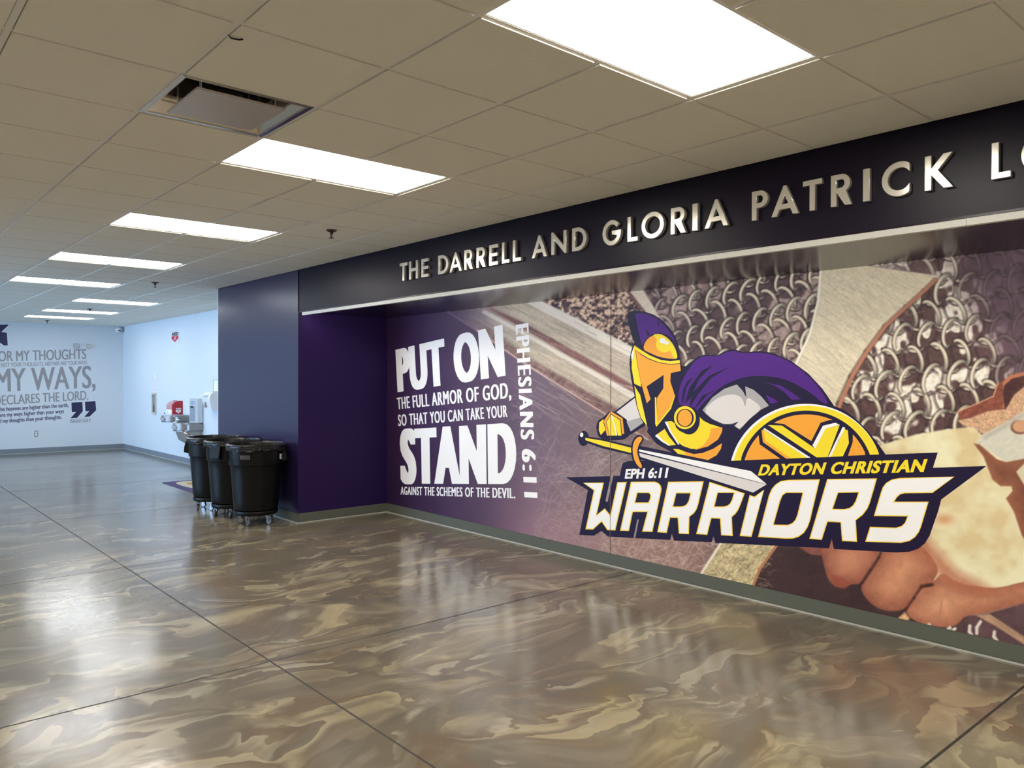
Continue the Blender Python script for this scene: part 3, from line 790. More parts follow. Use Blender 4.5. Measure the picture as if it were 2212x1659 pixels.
# hand: folded fingers, printed
def skin(a, b, seed):
    def f(X, Y, sd, c):
        t = np.clip(sd / 60, 0, 1); n = fbm(X / 14, Y / 14, seed, 4) - .5
        k = np.array(a, 'f') * (1 - t[..., None]) + np.array(b, 'f') * t[..., None]
        return np.clip(k * (1 + .22 * n)[..., None], 0, 255)
    return f
fill([(1720, 1160), (1726, 1182), (1751, 1198), (1775, 1200), (1800, 1160)], (140, 86, 70), 3, skin((120, 72, 62), (150, 98, 78), 111))
fill(smooth_loop([(1770, 1150), (1774, 1192), (1779, 1218), (1784, 1238), (1789, 1252), (1801, 1266), (1825, 1271), (1838, 1261), (1859, 1263), (1875, 1236), (1896, 1211), (1904, 1150)]), (160, 98, 75), 3, skin((138, 80, 62), (188, 122, 92), 112))
fill([(1794, 1240), (1801, 1266), (1825, 1272), (1839, 1260), (1818, 1246)], (142, 72, 54), 5, None, .8)
fill(smooth_loop([(1904, 1150), (1900, 1206), (1882, 1234), (1862, 1258), (1860, 1276), (1875, 1299), (1902, 1318), (1936, 1321), (1960, 1313), (1977, 1290), (1988, 1268), (2010, 1265), (2030, 1232), (2014, 1204), (1990, 1178), (1960, 1150)]), (166, 104, 78), 3, skin((144, 86, 64), (192, 128, 94), 113))
fill(smooth_loop([(2012, 1262), (2036, 1234), (2060, 1254), (2088, 1264), (2156, 1272), (2212, 1255), (2700, 1170), (2700, 1240), (2212, 1303), (2139, 1323), (2081, 1332), (2076, 1344), (2058, 1355), (2021, 1357), (1987, 1347), (1963, 1333), (1956, 1317), (1972, 1294), (1988, 1269), (2010, 1262), (2000, 1230)]), (184, 122, 90), 3, skin((158, 96, 72), (204, 148, 110), 114))
fill(smooth_loop([(1955, 1150), (1985, 1196), (2010, 1216), (2030, 1250), (2070, 1275), (2156, 1288), (2120, 1258), (2070, 1236), (2042, 1206), (2020, 1182), (1995, 1150)]), (172, 100, 72), 26, skin((172, 100, 72), (168, 96, 70), 115), .75)
stroke([(1906, 1180), (1898, 1204), (1880, 1232), (1862, 1260)], I3(52, 28, 26), 5, 5, .9)
stroke([(2012, 1263), (1990, 1268), (1974, 1292), (1957, 1317)], I3(58, 30, 26), 5, 5, .9)
stroke([(1990, 1266), (2014, 1263)], I3(50, 26, 24), 6, 6, .7)
stroke([(2034, 1298), (2031, 1325)], I3(110, 60, 50), 1.6, 1.5, .8)
for q in ((1840, 1215, 34, 22), (1935, 1262, 40, 24), (2035, 1312, 44, 18), (1960, 1222, 30, 18)):
    ell(q[0], q[1], q[2], q[3], I3(206, 146, 108), 34, .42)
scratch(70, 1880, 2010, 1200, 1310, (196, 140, 108), 6, 16, -70, -20, .35, 1.2)
fill([(2300, 1270), (2212, 1303), (2139, 1323), (2090, 1331), (2076, 1345), (2055, 1357), (1985, 1349), (2010, 1420), (2300, 1500), (2700, 1500), (2700, 1230)], (88, 64, 66), 4, tex(.4, 40, 40, 0, 121))
fill([(1955, 1322), (1965, 1336), (1958, 1345), (1935, 1340)], (206, 160, 112), 4, tex(.5, 4, 4, 0, 122))
fill([(2108, 1329), (2137, 1326), (2212, 1375), (2320, 1440), (2320, 1462), (2212, 1392), (2150, 1352)], (168, 132, 104), 3, tex(.3, 40, 3, .55, 123))
for (a, b) in (((2052, 1356), (2040, 1372)), ((2063, 1358), (2050, 1374)), ((2095, 1352), (2101, 1376)), ((2118, 1343), (2110, 1368)), ((2007, 1349), (2006, 1358)), ((2148, 1365), (2154, 1385))):
    stroke([a, ((a[0] + b[0]) / 2 - 4, (a[1] + b[1]) / 2), b], I3(214, 198, 180), 7, 2)
# leather strap and riveted plate at the wrist
fill([(2103, 958), (2116, 960), (2154, 992), (2173, 998), (2212, 990), (2300, 970), (2300, 1300), (2207, 1156), (2190, 1105), (2173, 1077), (2187, 1061), (2185, 1050), (2161, 1050), (2144, 1036), (2134, 1011), (2125, 987)], (122, 74, 56), 3, skin((140, 86, 62), (100, 58, 46), 131))
fill([(2195, 1019), (2214, 1000), (2300, 985), (2300, 1090), (2212, 1047)], (206, 190, 156), 3, tex(.08, 20, 20, 0, 132))
fill([(2166, 843), (2187, 814), (2212, 806), (2320, 795), (2320, 850), (2190, 857), (2178, 878), (2166, 884)], (76, 45, 42), 3, tex(.4, 10, 10, 0, 133))
stroke([(2166, 880), (2160, 850), (2166, 830), (2184, 814), (2214, 807), (2320, 792)], I3(178, 108, 76), 8, 3)
fill([(2069, 891), (2110, 874), (2146, 858), (2152, 832), (2166, 826), (2166, 884), (2101, 902), (2073, 906)], (128, 70, 54), 3, tex(.5, 12, 5, -.3, 134))
stroke([(2070, 889), (2110, 872), (2146, 856), (2156, 826)], I3(196, 134, 100), 3)
fill([(2069, 908), (2096, 903), (2134, 888), (2173, 884), (2190, 854), (2212, 835), (2330, 790), (2330, 850), (2212, 888), (2183, 907), (2125, 938), (2105, 925), (2081, 920)], (196, 154, 118), 3, tex(.45, 3, 3, 0, 135))
fill([(2120, 940), (2183, 906), (2212, 887), (2330, 830), (2330, 960), (2212, 991), (2173, 997), (2154, 986), (2108, 953)], (200, 192, 170), 3, tex(.10, 12, 4, -.5, 136))
stroke([(2128, 945), (2190, 908), (2230, 885)], I3(160, 150, 132), 10, 8, .5)
ell(2203, 923, 20, 15, I3(112, 70, 52), 3); ell(2205, 921, 18, 13, I3(196, 146, 108), 3)

# ---- carry the print to the wall as a finely divided sheet
t_mural = empty('mural', (PXR, YM, 0.115), 'wide purple-brown mural of armour and mail with white verse and gold emblem', 'mural')
YP = YM - 0.002
us = list(np.arange(826.0, 2240.0, 1.7)); Xs = [at((u, 800), 'y', YP).x for u in us]
while Xs[-1] < 0.9: Xs.append(Xs[-1] + 0.006)
Xs = [PXR] + [x for x in Xs if x > PXR + .003]; Zs = np.linspace(0.115, ZF + .008, 470)
PX, PZ = np.meshgrid(np.array(Xs), Zs)
P = np.stack([PX, np.full_like(PX, YP), PZ - HC], -1)
cf, crr, cuu = (np.array(v) for v in (CF, CR, CU))
dz = P @ cf; PU = 1106 + FPX * (P @ crr) / dz; PV = 829.5 - FPX * (P @ cuu) / dz
fx = np.clip((PU - U0) / US, 0, NU - 1.01); fy = np.clip((PV - V0) / VS, 0, NV - 1.01)
ix, iy = fx.astype(int), fy.astype(int); wx, wy = (fx - ix)[..., None], (fy - iy)[..., None]
C = (IM[iy, ix] * (1 - wx) + IM[iy, ix + 1] * wx) * (1 - wy) + (IM[iy + 1, ix] * (1 - wx) + IM[iy + 1, ix + 1] * wx) * wy
C = np.clip(C, 0, 255) / 255.0
C = np.where(C <= .04045, C / 12.92, ((C + .055) / 1.055) ** 2.4) / np.array(PK); C = np.clip(C, 0, .92)
nr, nc = PX.shape; nvt = nr * nc
me = bpy.data.meshes.new('printed_photograph'); me.vertices.add(nvt)
loc = np.array(t_mural.location)
me.vertices.foreach_set('co', (np.stack([PX, np.full_like(PX, YP), PZ], -1) - loc).reshape(-1).astype('f'))
idx = np.arange(nvt).reshape(nr, nc); Q = np.stack([idx[:-1, :-1], idx[:-1, 1:], idx[1:, 1:], idx[1:, :-1]], -1).reshape(-1, 4)
nf = len(Q); me.loops.add(nf * 4); me.loops.foreach_set('vertex_index', Q.reshape(-1).astype('i'))
me.polygons.add(nf); me.polygons.foreach_set('loop_start', np.arange(0, nf * 4, 4, dtype='i'))
me.update(calc_edges=True)
at_c = me.color_attributes.new('print', 'FLOAT_COLOR', 'POINT')
at_c.data.foreach_set('color', np.concatenate([C.reshape(-1, 3), np.ones((nvt, 1))], 1).reshape(-1).astype('f'))
mp = mat('mural_print', (.5, .5, .5), 0.45, spec=0.22); nt = mp.node_tree
an = nt.nodes.new('ShaderNodeAttribute'); an.attribute_name = 'print'
nt.links.new(an.outputs['Color'], nt.nodes['Principled BSDF'].inputs['Base Color'])
link_mesh('printed_photograph', me, mp, t_mural)
sp_x = at((1320, 800), 'y', YM).x
obj('panel_seam', BOX(sp_x - PXR - .0012, sp_x - PXR + .0012, -.0085, -.001, 0, ZF - .11), mat('seam_line', ink((128, 108, 100)), 0.6), t_mural)  # thin joint between two mural panels

# ---- verse lettering
def im(name, c): return mat('ink_' + name, ink(c), 0.45, spec=0.22)
K_WH, K_NV, K_OR, K_YE, K_PU, K_GR, K_DG, K_GO = im('white', (230, 222, 214)), im('navy', (27, 18, 46)), im('orange', (240, 152, 48)), im('yellow', (244, 200, 40)), \
    im('purple', (74, 28, 112)), im('grey', (206, 196, 186)), im('mid_grey', (160, 154, 148)), im('gold', (238, 190, 50))
LOC = -Vector(t_mural.location)
Z6 = lambda *p: [(820 + x / 3.3175, 640 + y / 3.3175) for x, y in p]
verse = bpy.data.objects.new('verse', None); COL.objects.link(verse); verse.parent = t_mural
def vt(s, quad, bold=.0, smear=.055, space=1.15): fit_text('text_line', s, quad, 'y', YM - .003, K_WH, verse, LOC, bold, smear, space)
vt('PUT ON', Z6((113, 392), (882, 212), (903, 560), (128, 680)), bold=.018, smear=.075, space=1.16)
vt('THE FULL ARMOR OF GOD,', Z6((122, 728), (942, 616), (945, 728), (128, 810)))
vt('SO THAT YOU CAN TAKE YOUR', Z6((130, 850), (913, 780), (918, 864), (133, 930)))
vt('STAND', Z6((143, 966), (978, 915), (982, 1335), (150, 1333)), bold=.018, smear=.08, space=1.17)
vt('AGAINST THE SCHEMES OF THE DEVIL.', Z6((150, 1365), (972, 1374), (974, 1448), (150, 1421)))
vt('EPHESIANS', Z6((1066, 190), (1108, 1030), (1014, 1026), (975, 206)), smear=.055, space=1.2)
vt('6:11', Z6((1114, 1094), (1132, 1446), (1038, 1440), (1018, 1094)), smear=.07, space=1.3)

# ---- emblem
emb = bpy.data.objects.new('emblem', None); COL.objects.link(emb); emb.parent = t_mural
def Zc(*p): return [(1220 + x / 2.4043, 970 + y / 2.4043) for x, y in p]
def Zd(*p): return [(1100 + x / 3.95, 820 + y / 3.95) for x, y in p]
def Za(*p): return [(1240 + x / 4.1469, 660 + y / 4.1469) for x, y in p]
def Zb(*p): return [(1440 + x / 4.254, 720 + y / 4.254) for x, y in p]
LAY = [0]
def ef(name, loops, m, lay, parent=emb):
    if not isinstance(loops[0], list): loops = [loops]
    return flat(name, loops, 'y', YM - .003 - lay * .0005, m, parent, LOC)
def EL(cx, cy, rx, ry, n=40, a0=0, a1=360): return [(cx + rx * math.cos(math.radians(a0 + (a1 - a0) * i / n)), cy + ry * math.sin(math.radians(a0 + (a1 - a0) * i / n))) for i in range(n + (0 if a1 - a0 == 360 else 1))]
def inset(p, d):
    ar = sum(a[0] * b[1] - b[0] * a[1] for a, b in zip(p, p[1:] + p[:1])); s = 1 if ar > 0 else -1; out = []; n = len(p)
    for i in range(n):
        a, b, c = Vector(p[i - 1]), Vector(p[i]), Vector(p[(i + 1) % n]); e, f = (b - a).normalized(), (c - b).normalized()
        n1, n2 = Vector((-e.y, e.x)) * s, Vector((-f.y, f.x)) * s; m = (n1 + n2); k = max(.35, (1 + n1.dot(n2)))
        out.append(tuple(b + m * (d / k)))
    return out
def group(name):
    o = bpy.data.objects.new(name, None); COL.objects.link(o); o.parent = t_mural; return o
# navy ground of the whole emblem: banner and figure outline
ef('emblem_ground', Zc((5, 147), (285, 139), (300, 74), (330, 62), (860, 62), (1665, 28), (1937, 18), (1912, 97), (2190, 88), (1955, 262), (1940, 320), (1895, 450), (1870, 490), (1835, 518), (1790, 533), (1720, 537), (1397, 519), (1387, 467), (1372, 515), (782, 487), (772, 452), (763, 484), (567, 475), (556, 440), (548, 472), (225, 455), (190, 425), (152, 450), (75, 446), (97, 335), (120, 213)), K_NV, 0)
ef('emblem_ground', Zb((40, 330), (115, 300), (180, 300), (290, 212), (340, 200), (390, 193), (460, 205), (520, 172), (590, 143), (640, 152), (700, 172), (770, 170), (850, 163), (930, 172), (1000, 188), (1150, 258), (1300, 368), (1430, 508), (1540, 668), (1620, 700), (1700, 755), (1780, 825), (1850, 900), (1940, 1010), (2010, 1110), (2000, 1190), (300, 1200), (72, 1106), (-94, 1016), (-180, 905), (-150, 800), (-60, 600)), K_NV, .5)
ef('ground_slot', Zc((240, 139), (252, 139), (222, 276), (211, 270)), im('slot', (150, 130, 124)), 1.5)
ef('ground_slot', Zc((377, 366), (385, 366), (366, 461), (357, 461)), im('slot', (150, 130, 124)), 1.5)
# block lettering with gold edge
GL = [
    (Zd((630, 880), (808, 878), (745, 1155), (815, 1098), (862, 1155), (922, 876), (1003, 873), (905, 1288), (838, 1285), (788, 1213), (715, 1280), (650, 1277), (722, 945)), None),
    (Zd((1038, 872), (1240, 870), (1262, 876), (1280, 888), (1294, 907), (1300, 930), (1298, 952), (1222, 1300), (1133, 1298), (1178, 1130), (1055, 1130), (1022, 1292), (945, 1290)), Zd((1095, 968), (1188, 968), (1200, 976), (1204, 992), (1199, 1022), (1185, 1048), (1075, 1048))),
    (Zc((537, 170), (722, 167), (693, 290), (684, 315), (670, 335), (648, 352), (645, 442), (592, 440), (586, 358), (548, 357), (530, 436), (480, 432)), Zc((580, 230), (652, 230), (644, 266), (634, 285), (622, 294), (605, 298), (563, 298))),
    (Zc((752, 170), (935, 230), (912, 292), (900, 318), (886, 338), (868, 353), (873, 452), (812, 448), (806, 362), (762, 360), (740, 446), (682, 442)), Zc((795, 228), (878, 228), (868, 262), (858, 282), (845, 293), (826, 298), (778, 298))),
    (Zc((960, 238), (985, 247), (1036, 210), (970, 456), (908, 452)), None),
    (Zc((1325, 157), (1275, 370), (1262, 405), (1243, 435), (1215, 456), (1185, 465), (1150, 466), (1003, 457), (1060, 240), (1074, 208), (1094, 184), (1122, 166), (1160, 160)), Zc((1150, 228), (1235, 228), (1208, 340), (1198, 366), (1182, 384), (1158, 394), (1085, 392), (1120, 268), (1132, 240))),
    (Zc((1363, 156), (1622, 152), (1585, 280), (1572, 310), (1548, 342), (1512, 370), (1518, 482), (1440, 478), (1432, 382), (1365, 378), (1335, 472), (1270, 466)), Zc((1420, 228), (1525, 226), (1510, 270), (1497, 292), (1478, 306), (1450, 312), (1392, 310))),
    (Zc((2025, 143), (1910, 228), (1765, 230), (1742, 236), (1724, 252), (1712, 273), (1890, 273), (1852, 400), (1840, 430), (1820, 458), (1790, 478), (1745, 488), (1560, 482), (1585, 404), (1720, 408), (1748, 400), (1766, 384), (1780, 350), (1605, 348), (1640, 230), (1650, 200), (1668, 176), (1698, 158), (1740, 150)), None)]
GL[-1] = (GL[-1][0], None)
for o_, h_ in GL:
    g = flat('letter_edge', [o_] + ([h_] if h_ else []), 'y', YM - .004, K_GO, emb, LOC)
    q = flat('letter', [inset(o_, 1.9)] + ([inset(h_, -1.9)] if h_ else []), 'y', YM - .0045, K_WH, emb, LOC)
fit_text('emblem_text', 'EPH 6:11', Zc((318, 106), (540, 98), (531, 147), (311, 152)), 'y', YM - .0045, K_WH, emb, LOC, .03, .02, 1.05)
fit_text('emblem_text', 'DAYTON CHRISTIAN', Zc((1020, 83), (1884, 55), (1864, 117), (1003, 136)), 'y', YM - .0045, K_YE, emb, LOC, .03, .02, 1.1)
# shield
sh = group('shield')
CX, CY = 1282, 1330
def rg(rxo, ryo, rxi, ryi, dxo=0, dyo=0):
    def a_pts(rx, ry, dx, dy):
        out = []
        for k in range(61):
            a = math.radians(180 + 180 * k / 60); x, y = CX + dx + rx * math.cos(a), CY + dy + ry * math.sin(a)
            if y < 1172 - (x - 592) * .0435: out.append((x, y))
        x0, x1 = out[0][0], out[-1][0]
        return [(x0 - 3, 1172 - (x0 - 592) * .0435)] + out + [(x1 + 3, 1172 - (x1 - 592) * .0435)]
    return a_pts(rxo, ryo, dxo, dyo), a_pts(rxi, ryi, 0, 0)
o1, i1 = rg(709, 682, 625, 620); o2, _ = rg(700, 668, 625, 620, 12, 4)
ef('shield_rim_light', Zb(*(o1 + i1[::-1])), K_WH, 1, sh); ef('shield_rim', Zb(*(o2 + i1[::-1])), K_YE, 2, sh)
o3, _ = rg(590, 585, 500, 500); ef('shield_field', Zb(*o3), K_OR, 1, sh)
ef('shield_mark_ground', Zb((845, 930), (880, 880), (925, 828), (970, 822), (1078, 833), (1330, 990), (1415, 822), (1500, 795), (1560, 800), (1640, 850), (1712, 915), (1710, 1000), (1665, 1130), (1050, 1156), (855, 1020)), K_NV, 2, sh)
ef('shield_mark', Zb((890, 885), (1290, 1143), (1135, 1150), (905, 985)), K_YE, 3, sh); ef('shield_mark', Zb((872, 890), (890, 885), (905, 985), (1140, 1150), (1100, 1152), (885, 1000)), K_OR, 3, sh)
ef('shield_mark', Zb((895, 868), (1322, 1142), (1290, 1143), (890, 882)), K_WH, 3, sh)
ef('shield_mark', Zb((932, 843), (1060, 848), (1365, 1060), (1460, 875), (1590, 845), (1480, 1137), (1378, 1140)), K_YE, 3, sh)
ef('shield_mark', Zb((1340, 1030), (1435, 850), (1550, 822), (1592, 842), (1460, 875), (1365, 1060)), K_WH, 4, sh)
ef('shield_mark', Zb((1500, 1135), (1630, 880), (1665, 890), (1675, 1010), (1620, 1130)), K_YE, 3, sh); ef('shield_mark', Zb((1485, 1137), (1618, 860), (1642, 868), (1512, 1135)), K_WH, 3, sh)
# cape with its folds, shoulder plate
cp = group('cape')
ef('cape_cloth', smooth_loop(Zb((290, 222), (390, 205), (460, 215), (595, 155), (700, 185), (850, 175), (1000, 200), (1150, 270), (1300, 385), (1420, 520), (1490, 650), (1430, 640), (1340, 560), (1200, 470), (1050, 410), (900, 390), (750, 395), (620, 430), (500, 490), (400, 580), (330, 650), (265, 735), (230, 690), (165, 670), (110, 645), (105, 560), (130, 460), (200, 330)), 1), K_PU, 1, cp)
for pts in (((320, 345), (425, 292), (300, 420), (215, 600), (165, 650), (210, 500)), ((585, 305), (410, 410), (290, 560), (205, 690), (235, 550), (390, 390)), ((245, 400), (180, 500), (150, 640), (140, 640), (150, 520), (190, 440)), ((500, 500), (380, 560), (290, 660), (250, 700), (330, 570))):
    ef('cape_fold', Zb(*pts), K_NV, 2, cp)
ef('cape_cloth', Zb((890, 450), (1050, 480), (1160, 550), (1235, 605), (1150, 612), (1080, 540), (990, 480)), K_PU, 1, cp); ef('cape_cloth', Zb((910, 565), (980, 598), (1028, 632), (950, 648)), K_PU, 1, cp)
ar = group('armour')
ef('shoulder_plate', Zb((330, 705), (420, 590), (530, 510), (645, 470), (700, 530), (733, 590), (722, 487), (800, 520), (870, 580), (940, 665), (870, 700), (760, 790), (672, 885), (620, 850), (668, 808), (600, 835), (520, 835), (420, 790), (360, 740)), K_DG, 1, ar)
ef('shoulder_plate', smooth_loop(Zb((338, 706), (440, 610), (540, 565), (640, 562), (700, 600), (722, 690), (736, 582), (800, 620), (850, 660), (868, 698), (760, 788), (674, 880), (624, 850), (670, 806), (600, 830), (520, 832), (420, 788)), 1), K_GR, 2, ar)
ef('breast_plate', smooth_loop(Za((812, 1040), (895, 1035), (920, 1110), (1000, 1150), (1080, 1130), (1120, 1060), (1110, 985), (1180, 1050), (1327, 1093), (1327, 1130), (1290, 1200), (1200, 1262), (1080, 1295), (940, 1245), (860, 1130)), 1), K_YE, 1, ar)
ef('breast_plate', Za((1228, 1100), (1327, 1090), (1325, 1130), (1290, 1200), (1200, 1262), (1080, 1295), (1160, 1250), (1210, 1180)), K_OR, 2, ar)
ef('breast_plate', Za((812, 1040), (835, 1042), (870, 1130), (945, 1245), (930, 1243), (856, 1130)), K_WH, 3, ar)
ef('breast_plate', Za((725, 1167), (812, 1105), (850, 1172), (912, 1248), (850, 1256), (790, 1222)), K_YE, 1, ar); ef('breast_plate', Za((725, 1167), (745, 1152), (800, 1210), (862, 1252), (850, 1256), (790, 1222)), K_WH, 2, ar)
ef('breast_plate', Zb((60, 1062), (110, 1065), (180, 1090), (250, 1110), (330, 1100), (430, 1060), (508, 1010), (500, 1060), (460, 1120), (380, 1165), (200, 1145), (110, 1115)), K_OR, 1, ar); ef('breast_plate', Zb((60, 1062), (110, 1065), (150, 1080), (200, 1145), (110, 1115)), K_YE, 2, ar)
ef('brooch', Zb(*EL(205, 800, 100, 130)), K_NV, 3, ar); ef('brooch', Zb(*EL(168, 775, 100, 106)), K_YE, 4, ar); ef('brooch', Zb(*EL(170, 778, 80, 84)), K_NV, 5, ar); ef('brooch', Zb(*EL(168, 778, 66, 76)), K_OR, 6, ar)
# plain sleeve plate and gold cuff lying over the sword grip
ef('sleeve_plate', Za((355, 955), (548, 808), (640, 1075), (500, 1160), (440, 1020)), K_NV, 0, ar); ef('sleeve_plate', Za((380, 955), (545, 828), (618, 1050), (512, 1125), (470, 1020)), K_GR, 1, ar)
ef('sleeve_plate', Za((470, 1040), (600, 1000), (618, 1052), (508, 1128)), K_DG, 2, ar)
ef('cuff', smooth_loop(Za((198, 1080), (215, 1030), (255, 1005), (280, 985), (328, 932), (440, 1005), (460, 1060), (492, 1110), (500, 1165), (440, 1205), (300, 1210), (230, 1190), (205, 1140)), 1), K_NV, 1, ar)
ef('cuff', Za((225, 1050), (262, 1015), (268, 1040), (285, 1110), (240, 1160), (222, 1120)), K_YE, 2, ar)
ef('cuff', Za((328, 945), (435, 1010), (450, 1150), (430, 1150), (418, 1022), (330, 968), (285, 1045), (315, 1165), (295, 1165), (262, 1040)), K_OR, 2, ar)
ef('cuff', Za((330, 975), (380, 1005), (412, 1028), (425, 1165), (395, 1165), (342, 1010)), K_YE, 2, ar); ef('cuff', Za((328, 980), (334, 985), (385, 1165), (318, 1165), (290, 1045)), K_YE, 2, ar); ef('cuff', Za((332, 978), (341, 985), (388, 1160), (378, 1165)), K_WH, 3, ar)
# plain crested helmet, empty
hl = group('helmet')
ef('crest', smooth_loop(Za((465, 88), (500, 55), (540, 42), (640, 55), (740, 92), (830, 168), (900, 258), (940, 360), (948, 480), (600, 430), (540, 350)), 1), K_NV, 1, hl)
ef('crest', Za((548, 70), (640, 72), (740, 112), (820, 190), (880, 270), (908, 335), (850, 268), (770, 243), (690, 262), (640, 305), (615, 365), (600, 320), (575, 230)), K_PU, 2, hl)
ef('crest_fold', Za((645, 210), (685, 262), (660, 275)), K_NV, 3, hl); ef('crest_fold', Za((745, 125), (765, 160), (760, 195)), K_NV, 3, hl)
ef('helmet_shell', Za((530, 345), (560, 340), (600, 390), (640, 300), (760, 240), (860, 290), (930, 400), (952, 480), (960, 585), (950, 612), (878, 618), (898, 770), (915, 800), (892, 900), (805, 1020), (735, 1092), (700, 1062), (660, 1092), (600, 1020), (560, 900), (510, 650), (495, 520), (508, 420)), K_NV, 3, hl)
ef('helmet_dome', smooth_loop(Za((616, 392), (640, 318), (690, 272), (770, 250), (840, 290), (890, 350), (920, 420), (928, 478), (860, 478), (760, 460), (680, 425)), 1), K_OR, 4, hl)
ef('helmet_dome', smooth_loop(Za((700, 262), (770, 250), (840, 290), (890, 350), (920, 420), (926, 474), (895, 478), (860, 400), (850, 410), (800, 425), (750, 400), (730, 350), (745, 300)), 1), K_YE, 5, hl)
ef('helmet_shine', Za(*EL(792, 315, 28, 24)), K_WH, 6, hl); ef('helmet_shine', Za(*EL(828, 335, 22, 16)), K_WH, 6, hl)
ef('brow_band', Za((540, 356), (600, 398), (680, 447), (770, 485), (860, 499), (946, 488), (949, 517), (860, 524), (760, 508), (670, 474), (600, 432), (540, 390)), K_YE, 4, hl)
ef('face_plate', Za((552, 400), (600, 440), (670, 482), (760, 514), (860, 530), (950, 523), (956, 585), (866, 605), (862, 680), (892, 770), (900, 800), (862, 915), (745, 1060), (742, 830), (800, 742), (803, 620), (650, 725), (686, 840), (652, 876), (614, 740), (600, 690), (575, 560)), K_OR, 4, hl)
ef('cheek_edge', Za((724, 822), (736, 822), (747, 1055), (862, 912), (900, 800), (906, 806), (868, 925), (738, 1087), (727, 1060)), K_YE, 5, hl)
ef('face_plate', Za((538, 365), (548, 400), (572, 560), (598, 690), (600, 728), (540, 700), (516, 560), (520, 430)), K_YE, 4, hl); ef('face_plate', Za((534, 375), (536, 440), (516, 500), (512, 440)), K_WH, 5, hl)
ef('cheek_edge', Za((540, 718), (592, 800), (656, 1082), (602, 1010), (566, 900)), K_YE, 4, hl)
# sword
sw = group('sword')
ef('pommel', Za(*EL(85, 1190, 48, 68)), K_NV, 1, sw); ef('pommel_shine', Za(*EL(68, 1158, 15, 20)), K_WH, 2, sw)
ef('grip', Za((95, 1170), (262, 1195), (540, 1262), (540, 1345), (255, 1280), (95, 1222)), K_NV, 2, sw); ef('grip', Za((100, 1185), (262, 1212), (530, 1278), (530, 1325), (258, 1258), (102, 1206)), K_YE, 3, sw)
ef('blade_outline', Zb((-266, 1043), (-240, 1035), (782, 1248), (945, 1388), (800, 1492), (520, 1400), (-266, 1150)), K_NV, 3, sw)
ef('blade', Zb((-258, 1066), (775, 1266), (918, 1385), (-258, 1084)), K_WH, 4, sw); ef('blade', Zb((-256, 1098), (850, 1372), (920, 1388), (795, 1463), (512, 1374), (-258, 1130)), K_GR, 4, sw)
ef('cross_guard', smooth_loop(Za((590, 1150), (630, 1190), (590, 1255), (580, 1310), (598, 1380), (628, 1440), (600, 1482), (530, 1410), (508, 1310), (515, 1225), (550, 1170)), 1), K_NV, 5, sw)
ef('cross_guard', smooth_loop(Za((597, 1170), (614, 1195), (577, 1250), (564, 1310), (582, 1380), (612, 1440), (597, 1464), (545, 1402), (522, 1310), (530, 1230), (560, 1185)), 1), K_OR, 6, sw)
